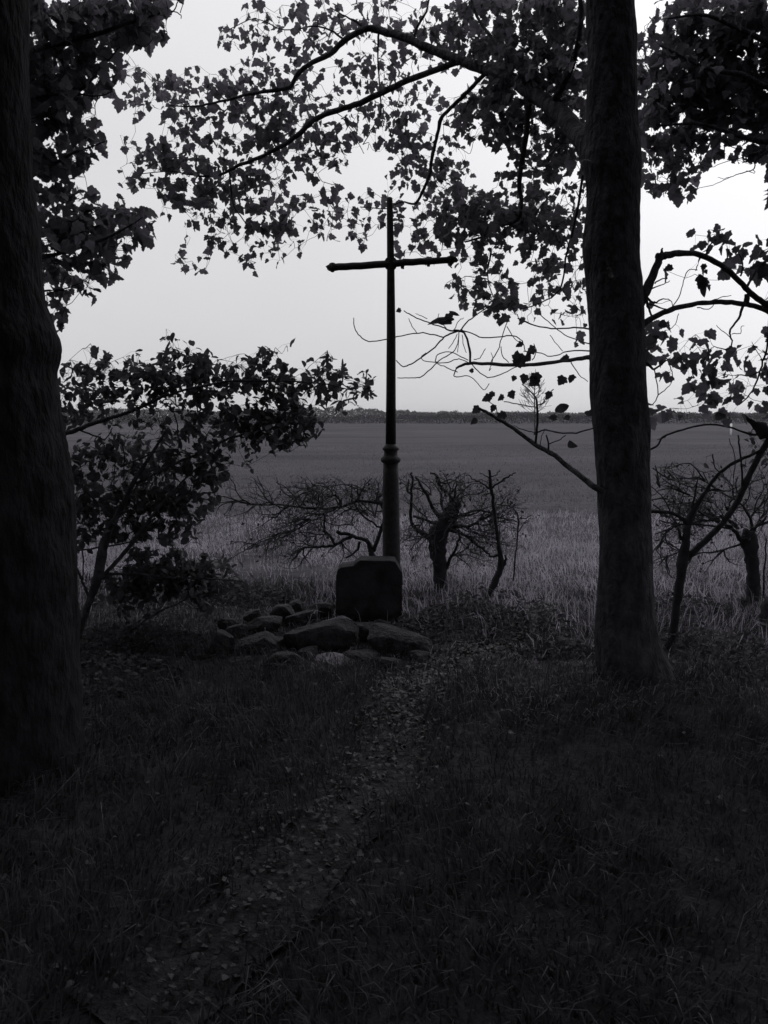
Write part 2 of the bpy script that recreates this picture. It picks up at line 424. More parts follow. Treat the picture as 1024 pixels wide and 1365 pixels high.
# ------------------------------------------------------------------ limbs and foliage
def limb(mb, rows, Yf, sides=6, rough=0.04, step=4, wob=0.0):
    """rows: (px, py, width px[, Y]); returns the 3-D axis points and radii."""
    pts, rad = [], []
    r = smooth_line([(p[0], p[1], p[2], p[3] if len(p) > 3 else Yf(p[0], p[1])) for p in rows], step)
    for (x, y, w, Y) in r:
        x, y = x + rng.normal(0, .32), y + rng.normal(0, .32)
        p = P(x, y, Y); pts.append(p); rad.append(max(w, 0.5) / 2 * depth(p) / F)
    pts = np.array(pts)
    if wob: pts = pts + rng.normal(0, wob, pts.shape) * np.linspace(0, 1, len(pts))[:, None].clip(.2, 1)
    mb.tube(pts, rad, sides, rough)
    return pts, np.array(rad)
def foliage_from(cells, Yf, size_, tpl, tilt, spread=0.35, dens=1.0, seed=0):
    """cells: (px, py, coverage 0-1, cell px). Leaf bases, sizes and directions spread through the crown's depth."""
    out = []
    for (cx, cy, cov, cs) in cells:
        Y0 = Yf(cx, cy); size = size_(cx) if callable(size_) else size_
        lp = size * F / Y0
        area = lp * lp * 0.27
        m = -math.log(max(1 - cov, 0.03)) * cs * cs / area * (dens(cx) if callable(dens) else dens)
        m = int(m) + (rng.random() < m - int(m))
        c0 = (rng.random(2) - .5) * cs * .8
        for _ in range(m):
            ux, uy = (rng.random() - .5) * cs, (rng.random() - .5) * cs
            x, y = cx + ux + np.clip(rng.normal(0, .2), -.3, .3) * cs, cy + uy + np.clip(rng.normal(0, .2), -.3, .3) * cs
            if rng.random() < .78: x, y = cx + c0[0] + rng.normal(0, .24) * cs, cy + c0[1] + rng.normal(0, .24) * cs
            Y = Y0 + spread * (2.2 * float(vnoise(x / 45, y / 45, seed + 3)) + rng.normal(0, .45)) + spread * 1.1
            out.append((P(x, y, Y), size * rng.uniform(.65, 1.3)))
    return out
def grow_twigs(mb, skel, leaves_, link=0.16, r=0.0016):
    """Joins each clump of leaves to the nearest wood: thin twigs that branch off one another, and a stalk to every leaf."""
    nodes = [np.array(p) for p in skel]
    pts = np.array([l[0] for l in leaves_])
    used = np.zeros(len(pts), bool); nodal = []
    order = rng.permutation(len(pts))
    for i in order:                                      # clump centres about `link` apart
        if used[i]: continue
        d = np.linalg.norm(pts - pts[i], axis=1)
        used |= d < link
        nodal.append(pts[i] + rng.normal(0, .02, 3) + (0, 0, .02))
    nodal = np.array(nodal)
    N = np.array(nodes)
    left = list(range(len(nodal)))
    dmin = np.array([np.min(np.linalg.norm(N - p, axis=1)) for p in nodal])
    near = np.array([np.argmin(np.linalg.norm(N - p, axis=1)) for p in nodal])
    alive = np.ones(len(nodal), bool)
    tree = list(N)
    while alive.any():
        k = np.argmin(np.where(alive, dmin, 1e9)); alive[k] = False
        a, b = tree[near[k]], nodal[k]
        L = np.linalg.norm(b - a)
        mid = (a + b) / 2 + rng.normal(0, .09, 3) * L
        mid2 = a * .75 + b * .25 + rng.normal(0, .05, 3) * L
        line = smooth_line([a, mid2, mid, b], 2)
        mb.tube(line, np.linspace(r * (1 + 1.5 * min(L, .6)), r * .8, len(line)), 4, 0)
        base = len(tree)
        tree.extend([mid, b])
        for off, p in ((0, mid), (1, b)):
            d = np.linalg.norm(nodal - p, axis=1)
            up = d < dmin; dmin[up] = d[up]; near[up] = base + off
    tr = np.array(tree)
    dirs = []
    for p, s in leaves_:
        d = np.linalg.norm(tr - p, axis=1); a = tr[np.argmin(d)]
        L = np.linalg.norm(p - a)
        if L > .012:
            m = (a + p) / 2 + np.array((0, 0, .12 * L))
            mb.tube([a, m, p], [r * .55, r * .5, r * .45], 3, 0, False)
        dirs.append(p - a)
    return np.array(dirs)
def leaf_mesh(name, lv, dirs, tpl, mat, parent, up=0.7, droop=0.5, curl=0.35, extra=None):
    pos = np.array([l[0] for l in lv]); size = np.array([l[1] for l in lv]); n = len(lv)
    yd = unit(dirs + 1e-6) * 0.6 + rng.normal(0, .55, (n, 3)) + np.array((0, 0, -droop))
    nr = unit(rng.normal(0, 1, (n, 3)) + np.array((0, -0.25, up)))
    V, T = leaves(tpl, pos - unit(yd) * size[:, None] * .4, size, yd, nr, curl)
    if extra is not None:
        T = np.vstack([T, extra[1] + len(V)]); V = np.vstack([V, extra[0]])
    return tris(name, V, T, mat, parent)
def overhead(centre, radii, n, size=.2):  # unseen crown leaves, spread so that they shade the foreground
    """The part of a crown that is higher than the picture: loose leaves in an uneven ellipsoid, kept above the frame."""
    p = rng.normal(0, 1, (n * 3, 3)); p = unit(p) * (rng.random(n * 3) ** (1 / 3))[:, None] * np.array(radii) + np.array(centre)
    lump = vnoise(p[:, 0] * .8 + p[:, 2], p[:, 1] * .8 - p[:, 2], 61)
    dep = p[:, 1] * CA - (p[:, 2] - CAMZ) * SA
    with np.errstate(divide='ignore', invalid='ignore'):
        py = 682.5 - (p[:, 1] * SA + (p[:, 2] - CAMZ) * CA) / dep * F
        px = 512 + p[:, 0] / dep * F
    inside = (dep > .05) & (py > -60) & (px > -60) & (px < 1084)
    p = p[(~inside) & (lump > -.28) & (p[:, 2] > 2.2)][:n]; k = len(p)
    a = rng.random(k) * 6.283
    return leaves(kite(), p, rng.uniform(.7, 1.3, k) * size, np.stack([np.cos(a), np.sin(a), rng.normal(-.2, .3, k)], 1), unit(rng.normal(0, .5, (k, 3)) + (0, 0, 1)))
def trunk_mesh(name, prof, Y, mat, parent, top=None, flare=(), seg=84, lump=.035, seed=0):
    """prof: (py, left px, right px): the stem's outline at distance Y, as rings of uneven bark; flare: (angle, reach) root toes."""
    pr = smooth_line(prof, 12)
    rings = []
    for (y, l, r) in pr:
        c = P((l + r) / 2, y, Y); rad = (r - l) / 2 * depth(c) / F
        rings.append((c, rad))
    rings.sort(key=lambda q: q[0][2])
    if top: rings += top
    vs, m = [], len(rings)
    z0 = rings[0][0][2]
    for c, rad in rings:
        for k in range(seg):
            t = 2 * math.pi * k / seg
            u = 1 + lump * 2 * float(vnoise(seg / 6.28 * 1.1 * abs(t - math.pi) / 2.2 + seed, c[2] * 6, seed + 1)) * .45 + .022 * float(vnoise(abs(t - math.pi) * 13, c[2] * 16 + t, seed + 5)) + .012 * float(vnoise(abs(t - math.pi) * 27, c[2] * 40, seed + 6)) + lump * float(vnoise(math.cos(t) * 2 + 5, c[2] * 5 + math.sin(t) * 2, seed + 2)) * 2
            for (fa, fr, fz) in flare:
                da = (t - fa + math.pi) % (2 * math.pi) - math.pi
                u += fr / rad * math.exp(-(da / .38) ** 2) * math.exp(-max(c[2] - z0, 0) / fz)
            vs.append((c[0] + rad * u * math.cos(t), c[1] + rad * u * math.sin(t), c[2]))
    fs = [(i * seg + k, i * seg + (k + 1) % seg, (i + 1) * seg + (k + 1) % seg, (i + 1) * seg + k) for i in range(m - 1) for k in range(seg)]
    b = MB(); b.add(vs, fs)
    return b.build(name, mat, parent)

# coverage of the crowns, 16-pixel cells of the photograph's frame (0-9), rows from the top
TOP = """..9748899699981.....25..16625314622335689999999 97......566678799
..759999999995......3244463552453262566657678689 7.....4666999999
..899999989873....54453343456534 3647778757756799 7.....3789999999
..88979959862.....34454445541334 4424667888659898 7....56899999899
..999996852.........2.326742.353 5624535889889998 7....45899999679
..999999654.....2..1345353..4665 6532124478899997 6....48999999998
..99999775671545 1334665552421454 443....245589999 7....89999999999
..99999834363767 4788766745224453 44433.1367888998 6....69999999999
..99998733465776 3457656764543254 4444526878987898 6....79999999999
..999651..132577 6647757775322464 5664336797966788 7....78887899989
..899765......45 4453679874745654 5652135699977578 7....66347976777
..7555673..35445 5665679867775514 6763254355676676 6....35598765766
..88777651348866 4355747645555..3 4675441.14365576 6.....6664552168
..998864..166887 6576545636663... 1666563..2144686 6....5544553.354
..89861...333337 77667764333..... 35667752.4455764 4....643541.....
..688631..554778 997677552.252.1. 2555566511146534 3.....3653......
...7655623...567 8877635665563133 1324566776467623 2.....3.42......
...7667776664223 7768777754554353 2446799888888865 4...............
..55888997894.22 3556779852545644 3654799899789996 4...............
...6679788995... .63554476124154. 1555786775567885 4........22541..
...8878999732..3 .56534354....24. 1445456555456666 3........3366423
...88888755...43 22214442........ .323333455123654 1...........4526
...7877765.....4 4....2.......... ......22451.3653 4......3..3.2237
...664645....... ................ .....455444.5424 4.........3....3
...56434........ ................ .....266566.3445 4...............
...664.......... ................ ......3569844.15 2.....2.........
....61.......... ................ .........4.32.32 3.....34........
................ ................ ................ 2....4622.......
................ ................ ................ 3....5754444....
................ ................ ................ .....4366565322.
................ ................ ................ ......4257576443
................ ................ ................ ......3325664423
................ ................ ................ .........4455333
................ ................ ................ ......433.455433
................ ................ ................ ......44324443.3""".split('\n')
TOP = [r.replace(' ', '') for r in TOP]
BUSH = """..............31................
.......34..2.45453...521...3....
.....346644566667743466611353...
.....11877788888898788886677624.
.....66676775887876774778764456.
....76676444443574212456743344..
....776431..4..67568788885......
....552..3.5341576678888883.....
........3734335353345768852.....
......567876554355533213........
.....45456466666774.3...........
.....47533347666665.............
.....3564446667765..............
......676677878875..............
.....5785777787761..............
......674777677640..............
......545775433220..............
......23......3.................
..........356665343.............
.........26878888832............
........3688988898753...........
........35676566752.............
........224320..32..............""".split('\n')
left_c, mid_c, over_c, low_c = [], [], [], []
for r, row in enumerate(TOP):
    for c, ch in enumerate(row):
        if not ch.isdigit() or ch == '0': continue
        q = (c * 16 + 8, r * 16 + 8, int(ch) / 10, 16)
        if (c < 10 and r < 28) or (r < 4 and c < 15) or (r >= 16 and c < 13): left_c.append(q)
        elif c <= 48: mid_c.append((q[0], q[1], min(max((q[2] - .45) * 1.35 + .47, .06), .95), 16))
        elif r <= 17: over_c.append(q)
        else: low_c.append(q)
bush_c = [(c * 16 + 8, 448 + r * 16 + 8, min(int(ch) / 10 * (1.35 if r > 16 else 1.15 if r > 9 else 1), .94), 16) for r, row in enumerate(BUSH) for c, ch in enumerate(row) if ch.isdigit() and ch != '0']
# leaves run on beyond the picture's edges
for r in range(-8, 17):
    for c in range(16):
        if r >= 0 or c > 3:
            over_c.append((1032 + c * 16, r * 16 + 8, float(np.clip(.85 - .03 * c + 1.1 * vnoise(c * .5, r * .5, 91) - (.25 if r > 13 else 0), 0, .93)), 16))
for r in range(19, 35):
    for c in range(9):
        low_c.append((1032 + c * 16, r * 16 + 8, float(np.clip(.4 - .04 * c + .9 * vnoise(c * .6, r * .5, 92), 0, .8)), 16))
for r in range(0, 10): left_c += [(24, r * 16 + 8, .8, 16), (8, r * 16 + 8, .8, 16), (-8, r * 16 + 8, .8, 16)]

# ------------------------------------------------------------------ right tree
Ymid = lambda x, y: float(np.interp(x, (150, 350, 520, 640, 700, 786), (6.9, 6.7, 6.5, 6.0, 5.6, 4.75)))
base = P(850, 908, 4.6)
rt = empty('sycamore_tree', (base[0], base[1], float(hgt(base[0], base[1]))))
tag(rt, 'tall dark sycamore on the right with a stout straight trunk and arching leafy limb', 'tree')
prof = [(935, 798, 908), (915, 798, 906), (895, 797, 896), (870, 795, 884), (840, 795, 876), (800, 797, 871), (740, 799, 869), (690, 799, 867), (640, 797, 866), (570, 791, 864),
        (512, 787, 860), (430, 785, 858), (380, 782, 855), (350, 779, 852), (325, 777, 851), (290, 781, 852), (250, 782, 853), (215, 778, 854), (195, 779, 853), (150, 783, 850), (90, 784, 848), (40, 783, 848), (0, 783, 844), (-120, 786, 838), (-400, 790, 826)]
rtr = trunk_mesh('trunk', prof, 4.6, M_BARK, rt, flare=((-.5, .10, .10), (.6, .10, .12), (3.5, .05, .08), (-1.9, .06, .1)), seed=3)
skel = []
def part_limb(parent, rows, Yf=Ymid, name='branch', sides=8, skl=None, mat=M_BARK, rough=.06):
    b = MB(); p, r = limb(b, rows, Yf, sides, rough); o = b.build(name, mat, parent)
    if skl is not None: skl.extend(list(p[::2]))
    return o
L1 = [(795, 225, 30, 4.6), (784, 196, 28, 4.66), (760, 166, 25), (735, 142, 21), (700, 117, 18), (672, 101, 17), (645, 92, 15), (610, 79, 13), (575, 66, 12), (545, 52, 11), (512, 42, 10), (490, 38, 9),
      (462, 52, 8), (440, 72, 7), (410, 87, 6.5), (395, 102, 6), (386, 116, 5.5), (360, 121, 5), (330, 126, 4), (305, 133, 3.5), (280, 138, 3), (258, 142, 2.5), (225, 140, 1.5)]
part_limb(rt, L1, skl=skel)
part_limb(rt, [(618, 78, 9), (600, 86, 8.5), (545, 107, 8), (512, 122, 8), (480, 137, 8), (450, 147, 7.5), (418, 160, 7.5), (400, 178, 7), (375, 195, 6), (345, 210, 5), (315, 222, 4.5), (300, 230, 4), (280, 235, 3), (255, 233, 2), (225, 228, 1.4), (185, 232, 1)], skl=skel)
part_limb(rt, [(648, 97, 6), (635, 110, 5.5), (620, 126, 5.5), (600, 145, 5), (588, 158, 5.5), (583, 180, 4.5), (577, 205, 4.5), (572, 235, 4), (562, 258, 4), (552, 272, 3), (535, 269, 2), (515, 278, 1.5), (480, 276, 1.3)], skl=skel)
part_limb(rt, [(708, 118, 9), (705, 140, 8), (702, 175, 7.5), (698, 205, 7), (692, 245, 6), (695, 270, 5), (690, 293, 4.5), (660, 303, 4), (642, 316, 3.5), (620, 322, 2)], skl=skel)
part_limb(rt, [(695, 280, 4), (712, 290, 4), (726, 300, 3.5), (738, 312, 2.5), (750, 330, 1.5)], skl=skel)
part_limb(rt, [(552, 52, 4), (556, 36, 3.5), (566, 20, 3), (573, -4, 2.5)], skl=skel)
part_limb(rt, [(490, 39, 5), (478, 31, 4), (462, 22, 2), (440, 10, 1.3)], skl=skel)
part_limb(rt, [(306, 228, 3), (308, 250, 2.5), (312, 275, 2), (330, 300, 1.3)], skl=skel)
part_limb(rt, [(735, 140, 10), (755, 105, 9), (768, 70, 8), (775, 20, 7), (770, -30, 6)], skl=skel)
part_limb(rt, [(680, 106, 6), (672, 70, 5), (640, 30, 4), (625, -10, 3)], skl=skel)
part_limb(rt, [(460, 54, 3), (440, 40, 2.5), (415, 35, 2), (380, 40, 1.5), (340, 25, 1.3), (305, 40, 1)], skl=skel)
part_limb(rt, [(505, 42, 3), (504, 75, 2.2), (506, 110, 2), (508, 150, 1.8), (498, 168, 1.4), (484, 192, 1.2)], skl=skel, name='branch')
part_limb(rt, [(777, 235, 3.5, 4.6), (766, 300, 3), (754, 345, 2.6), (747, 385, 2.2), (722, 403, 1.8), (695, 412, 1.4)], skl=skel)
tw = MB()
for rows in ([(645, 365, 2), (652, 350, 2), (655, 335, 2)], [(655, 335, 2), (650, 362, 1.7), (652, 380, 1.5), (660, 400, 1.4)], [(620, 368, 1), (640, 370, 1.2), (650, 372, 1.5)],
             [(430, 150, 1.5), (455, 155, 1), (480, 195, .9), (485, 205, .9)], [(484, 193, 1), (492, 190, .8), (490, 200, .8)], [(424, 232, .8), (430, 242, .9), (445, 246, .8)],
             [(612, 195, .8), (625, 205, .7), (630, 195, .7), (632, 185, .7)]):
    p, _ = limb(tw, rows, Ymid, 4); skel.extend(list(p))
lv = foliage_from(mid_c, Ymid, lambda x: float(np.interp(x, (160, 500, 650, 786), (.064, .06, .054, .046))), None, 0, .38, lambda x: float(np.interp(x, (200, 560, 680), (.85, .88, 1.3))))
dr = grow_twigs(tw, skel, lv, .17)
tw.build('twigs', M_TWIG, rt)
ov = overhead((1.6, 1.0, 7.6), (5.0, 5.0, 3.4), 7000)
leaf_mesh('foliage', lv, dr, maple(), M_LEAF, rt, extra=ov)

# low bare branch with curling twigs, towards the cross
Yr1 = lambda x, y: float(np.interp(x, (470, 612, 700, 790), (6.5, 6.4, 5.6, 4.6)))
b = MB(); sk1 = []
for rows in ([(795, 474, 8), (788, 476, 7), (760, 480, 5), (720, 485, 5), (690, 487, 5), (650, 485, 4.5), (627, 484, 4), (616, 487, 3.5), (608, 491, 2.5)],
             [(627, 484, 3.2), (626, 466, 3), (622, 450, 2.6), (614, 441, 2.6), (600, 441, 2), (590, 436, 1.7), (565, 428, 1.5), (548, 420, 1.5), (538, 414, 1.2)],
             [(614, 441, 2.4), (600, 445, 2.2), (590, 452, 2), (576, 466, 1.9), (560, 478, 1.8), (545, 487, 1.7), (536, 488, 1.5), (528, 480, 1.3)],
             [(592, 450, 1.8), (578, 446, 1.6), (558, 444, 1.5), (530, 449, 1.5), (512, 453, 1.5), (492, 455, 1.5), (480, 448, 1.4), (473, 437, 1.3), (471, 424, 1.1)],
             [(614, 441, 2), (622, 430, 1.8), (636, 419, 1.6), (652, 409, 1.4)], [(614, 440, 1.8), (628, 444, 1.6), (643, 450, 1.6), (665, 449, 1.6), (685, 448, 1.6), (696, 455, 1.4), (700, 468, 1.2)],
             [(612, 442, 1.3), (610, 458, 1.2), (603, 470, 1.3), (586, 480, 1.4), (574, 492, 1.5), (562, 502, 1.4), (550, 504, 1.3), (530, 503, 1.2)],
             [(625, 484, 1.4), (612, 478, 1.3), (598, 483, 1.3), (582, 483, 1.4), (584, 473, 1.3), (598, 469, 1.2), (612, 474, 1.3), (624, 480, 1.3)],
             [(582, 483, 1.2), (565, 481, 1.1), (562, 475, 1), (568, 470, 1)], [(628, 484, 1.5), (640, 497, 1.4), (654, 503, 1.4), (672, 497, 1.3), (690, 488, 1.2)],
             [(609, 491, 1.6), (606, 502, 1.4), (624, 501, 1.2), (634, 508, 1.1), (645, 520, 1.1), (652, 511, 1)], [(581, 484, 1.1), (596, 490, 1.2), (610, 496, 1.3)],
             [(654, 484, 1.4), (664, 466, 1.3), (669, 450, 1.3), (676, 430, 1.2), (680, 422, 1)], [(632, 479, 1.2), (640, 477, 1.1), (647, 465, 1)], [(668, 462, 1.2), (670, 475, 1.2), (678, 483, 1.2)],
             [(676, 435, 1.2), (685, 450, 1.1), (695, 458, 1.1)], [(690, 424, 2, 5.5), (708, 432, 2), (735, 438, 2), (765, 437, 2.2), (790, 438, 2.5)],
             [(718, 418, 1.3), (735, 432, 1.3), (752, 446, 1.4), (775, 455, 1.6), (792, 460, 2)], [(698, 468, 1.5), (718, 470, 1.4), (735, 475, 1.4), (758, 468, 1.6), (792, 468, 2)],
             [(733, 447, 1), (742, 458, 1), (750, 468, 1.1)], [(596, 440, 1.1), (585, 425, 1), (585, 418, .8)], [(605, 440, 1), (612, 428, 1), (618, 424, .8)], [(610, 445, 1), (605, 455, 1), (598, 465, 1)], [(612, 446, .9), (611, 462, .9), (610, 470, .9)], [(616, 446, 1), (618, 460, 1), (622, 470, .9)],
             [(556, 444, 1), (548, 432, 1), (545, 424, .8)], [(655, 491, 1), (652, 494, .9), (657, 480, .9), (655, 470, .8)], [(570, 425, 1), (560, 420, .9), (554, 418, .7)],
             [(710, 480, 1.4), (715, 468, 1.2), (712, 458, 1)], [(760, 480, 1.6), (772, 500, 1.2), (784, 508, 1)]):
    p, _ = limb(b, rows, Yr1, 6, .05); sk1.extend(list(p))
# lower branch that ends in a few big leaves
Yr2 = lambda x, y: float(np.interp(x, (630, 720, 797), (5.2, 4.9, 4.5)))
b.build('branch', M_BARK, rt)
b = MB()
for rows in ([(803, 655, 9), (793, 649, 8), (768, 630, 7), (740, 608, 6.5), (713, 592, 6), (690, 575, 5), (666, 560, 4.5), (648, 549, 4), (638, 545, 3)], [(714, 592, 3.5), (716, 565, 3.2), (716, 538, 3), (712, 527, 2), (696, 512, 1.3)],
             [(717, 576, 2), (728, 573, 2), (745, 577, 2), (768, 577, 2), (792, 570, 1.8)], [(716, 540, 1.8), (724, 537, 1.6), (730, 526, 1.5), (738, 519, 1.3)], [(715, 543, 1.5), (695, 540, 1.4), (672, 535, 1.2)],
             [(731, 600, 2.5), (731, 590, 2.2), (728, 580, 2)], [(731, 592, 1.5), (745, 587, 1.3), (755, 580, 1)], [(714, 577, 1.2), (698, 573, 1.2), (685, 567, 1)], [(720, 597, 1.2), (722, 582, 1), (727, 572, .9)], [(665, 556, 1.3), (660, 543, 1.2), (650, 534, 1)]):
    p, _ = limb(b, rows, Yr2, 6, .05); sk1.extend(list(p))
b.build('branch', M_BARK, rt)
# broken bough that bends over to the right, and the bough below it
Yr3 = lambda x, y: float(np.interp(x, (860, 950, 1040), (4.6, 4.75, 4.9)))
sk3 = []
b = MB()
for rows in ([(852, 402, 18), (863, 384, 13), (872, 362, 11), (879, 346, 10), (880, 341, 10)], [(878, 348, 8), (881, 340, 6), (883, 331, 2)], [(876, 342, 9), (886, 341, 10), (900, 338, 8.5), (925, 338, 8), (948, 346, 7.5), (972, 362, 7.5), (990, 380, 7.5), (1005, 394, 8), (1024, 408, 8), (1060, 440, 6), (1100, 478, 4), (1140, 530, 2), (1160, 570, 1)],
             [(873, 378, 2), (882, 372, 1.6), (890, 371, 1)], [(994, 385, 4), (1002, 372, 3), (1010, 358, 2.5), (1022, 345, 2)], [(942, 342, 2.5), (944, 330, 2), (952, 322, 1.5)], [(988, 368, 2.5), (990, 350, 2), (985, 338, 1.5)]):
    p, _ = limb(b, rows, Yr3, 8, .05); sk3.extend(list(p))
b.build('branch', M_BARK, rt)
b = MB()
for rows in ([(852, 437, 11), (862, 429, 8), (880, 419, 7), (900, 411, 7), (930, 405, 6.5), (960, 402, 6.5), (990, 405, 7), (1010, 409, 7), (1040, 420, 6), (1085, 425, 4), (1130, 440, 2), (1160, 450, 1)], [(996, 392, 7), (995, 405, 8)], [(990, 408, 4), (985, 424, 3.2), (975, 437, 2.8), (973, 447, 2.4), (976, 456, 2), (970, 466, 1.8), (952, 462, 1)],
             [(894, 412, 1.4), (905, 396, 1.3), (910, 380, 1.2), (917, 361, 1.2), (930, 360, 1)], [(975, 450, 1.2), (962, 440, 1), (955, 434, .8)], [(976, 445, 1.2), (987, 444, 1), (988, 436, .9), (992, 434, .8)], [(930, 410, 1.4), (945, 412, 1.2), (952, 405, 1)], [(946, 402, 1.3), (960, 397, 1.1), (974, 394, .9)],
             [(860, 395, 4), (872, 403, 2.5), (885, 398, 1.5), (895, 402, 1.2), (897, 410, 1)], [(866, 405, 3), (880, 410, 2), (890, 413, 1.4)], [(868, 385, 2), (882, 380, 1.3), (893, 374, 1)], [(862, 400, 4), (866, 415, 3), (870, 425, 2.5)], [(905, 418, 1), (900, 432, 1), (892, 440, .8)]):
    p, _ = limb(b, rows, Yr3, 8, .05); sk3.extend(list(p))
b.build('branch', M_BARK, rt)
b = MB()
for rows in ([(850, 476, 5), (865, 486, 4), (872, 492, 3), (884, 484, 2), (892, 478, 1.6)], [(872, 492, 1.6), (876, 510, 1.5), (877, 527, 1.5), (870, 540, 1.2)], [(878, 526, 1.4), (888, 519, 1.2), (896, 508, 1)], [(889, 478, 1.4), (895, 492, 1.3), (898, 505, 1.1)], [(1026, 425, 3), (1023, 460, 3), (1017, 482, 2.6), (1010, 505, 2.4), (1000, 525, 2), (985, 540, 1.5)],
             [(1013, 495, 2), (1000, 501, 1.8), (988, 500, 1.5), (980, 500, 1.2)], [(1016, 480, 1.2), (1008, 466, 1), (1002, 456, .8)]):
    p, _ = limb(b, rows, Yr3, 6, .05); sk3.extend(list(p))
Ylow = lambda x, y: Yr3(x, y) + .1
lvl = foliage_from(low_c, Ylow, .07, None, 0, .18, 1.0, 7)
drl = grow_twigs(b, sk3, lvl, .2, .0014)
b.build('branch', M_TWIG, rt)
leaf_mesh('foliage', lvl, drl, maple(), M_LEAF, rt, droop=.7)
# single and withered leaves that hang from the bare twigs
V, T = [], []; nv = 0
def one(px, py, Y, size, ang, tpl=None, curl=.5, squash=.0):
    """One leaf, its middle at the pixel, pointing along ang (degrees in the picture, 90 = up)."""
    global nv
    c = P(px, py, Y); s = size * depth(c) / F * (1 if tpl else .8)
    d = np.array([(math.cos(R(ang)), .15, math.sin(R(ang)))]); nr = unit(np.array([(squash * math.sin(R(ang)), -1.0, -squash * math.cos(R(ang)) + .25)]) + rng.normal(0, .15, (1, 3)))
    v, t = leaves(tpl or maple(), c[None] - d * s * .5, np.array([s]), d, nr, curl)
    V.append(v); T.append(t + nv); nv += len(v)
for a_ in ((531, 414, 6.4, 9, 200), (584, 427, 6.3, 32, 188, lance(), .2), (600, 420, 6.3, 17, 40), (598, 425, 6.3, 16, 170, oval(), .2), (606, 418, 6.3, 16, -20, lance(), .2), (590, 429, 6.3, 26, 172, lance(), .2), (628, 494, 5.9, 8, 180), (692, 460, 5.5, 13, 200), (707, 467, 5.4, 16, 200), (696, 478, 5.4, 24, 10, maple(), .7), (690, 480, 5.4, 18, 160), (706, 477, 5.4, 14, -20), (752, 478, 4.9, 14, 170),
           (648, 531, 5.1, 17, 200), (655, 527, 5.1, 13, 240), (667, 530, 5, 12, 200), (683, 527, 5, 15, 300), (657, 545, 5.1, 14, 250), (668, 554, 5, 16, 200), (731, 528, 4.8, 15, 250), (749, 544, 4.7, 20, 200, oval()), (736, 557, 4.8, 14, 170), (755, 557, 4.8, 11, 200), (763, 594, 4.7, 17, 300, oval(), .9, .8), (634, 547, 5.2, 16, 220), (631, 562, 5.2, 14, 210),
           (698, 506, 5.2, 17, 250), (714, 506, 5.2, 22, 280), (711, 510, 5.2, 18, 220), (748, 508, 5, 17, 240), (762, 506, 4.9, 15, 280), (685, 505, 5.2, 10, 250), (784, 550, 4.6, 12, 160),
           (938, 381, 4.72, 34, -62, lance(), .3), (936, 377, 4.72, 22, -66, oval(), .2), (932, 371, 4.72, 10, 200, oval()), (890, 359, 4.65, 16, 200), (938, 357, 4.72, 12, 270), (941, 363, 4.72, 8, 310), (884, 432, 4.65, 17, 20, oval()), (1018, 362, 4.9, 26, 250), (1008, 356, 4.9, 22, 200), (1021, 342, 4.9, 18, 100)):
    one(*a_)
V2, T2 = V, T
tris('withered_leaves', np.vstack(V), np.vstack(T), M_DRY, rt)

V, T, nv = [], [], 0
for (x, y, s_, a_) in ((806, 362, 12, 180), (816, 366, 13, 350), (812, 358, 9, 80)): one(x, y, 4.355, s_, a_)
tris('lichen', np.vstack(V), np.vstack(T), M_LITTER, rtr)

# ------------------------------------------------------------------ left tree
Ylf = lambda x, y: float(np.interp(x, (0, 60, 240), (4.1, 4.25, 4.35)))
base = P(-30, 1010, 3.56)
lt = empty('sycamore_tree', (base[0], base[1], float(hgt(base[0], base[1]))))
tag(lt, 'thick black sycamore trunk filling the left edge with a dense dark crown', 'tree')
prof = [(1040, -150, 112), (1015, -148, 104), (985, -146, 99), (940, -145, 98), (880, -143, 97), (800, -142, 95), (740, -140, 96), (690, -138, 94), (620, -136, 88), (575, -135, 79), (530, -134, 73), (508, -134, 69), (490, -134, 68), (465, -133, 72), (448, -132, 70), (420, -131, 61), (385, -130, 53), (340, -130, 49), (300, -129, 45), (256, -128, 39), (200, -127, 35), (100, -126, 32), (0, -124, 31), (-150, -120, 26), (-420, -112, 16)]
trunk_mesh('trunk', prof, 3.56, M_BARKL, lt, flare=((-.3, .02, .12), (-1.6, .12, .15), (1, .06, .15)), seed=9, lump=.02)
skl = []
for rows in ([(20, 350, 9, 3.7), (60, 342, 6), (95, 333, 5), (140, 318, 3.5), (175, 300, 2), (190, 290, 1.2)], [(0, 75, 12, 3.7), (60, 62, 8), (120, 48, 6), (180, 28, 4), (220, 16, 2.5), (231, 15, 2)],
             [(10, 170, 9, 3.7), (60, 150, 6), (110, 118, 4), (145, 80, 2), (160, 62, 1.5)], [(20, 245, 8, 3.7), (60, 225, 5), (100, 203, 3.5), (125, 195, 2), (140, 188, 1.5)], [(30, 395, 5, 3.7), (60, 388, 3), (85, 385, 2), (105, 378, 1.2)], [(5, 10, 10, 3.7), (60, -10, 8), (130, -30, 6), (200, -60, 4)], [(40, 130, 4), (90, 125, 3), (130, 128, 2), (150, 122, 1.3)]):
    part_limb(lt, rows, Ylf, skl=skl)
tw = MB()
for rows in ([(222, 17, 2), (231, 15, 1.8), (236, 5, 1.5), (240, -2, 1.3)], [(231, 15, 1.5), (240, 19, 1.4), (242, 25, 1)], [(240, 17, 1.2), (244, 6, 1), (238, 1, 1)], [(180, 58, 1.4), (192, 62, 1.3), (202, 55, 1.2), (208, 40, 1)], [(60, 395, 1.3), (75, 388, 1.1), (95, 386, 1)], [(224, 14, 1.3), (222, 2, 1)]):
    p, _ = limb(tw, rows, Ylf, 5); skl.extend(list(p))
lv = foliage_from(left_c, Ylf, .064, None, 0, .3, 1.8, 13)
dr = grow_twigs(tw, skl, lv, .16)
tw.build('twigs', M_TWIG, lt)
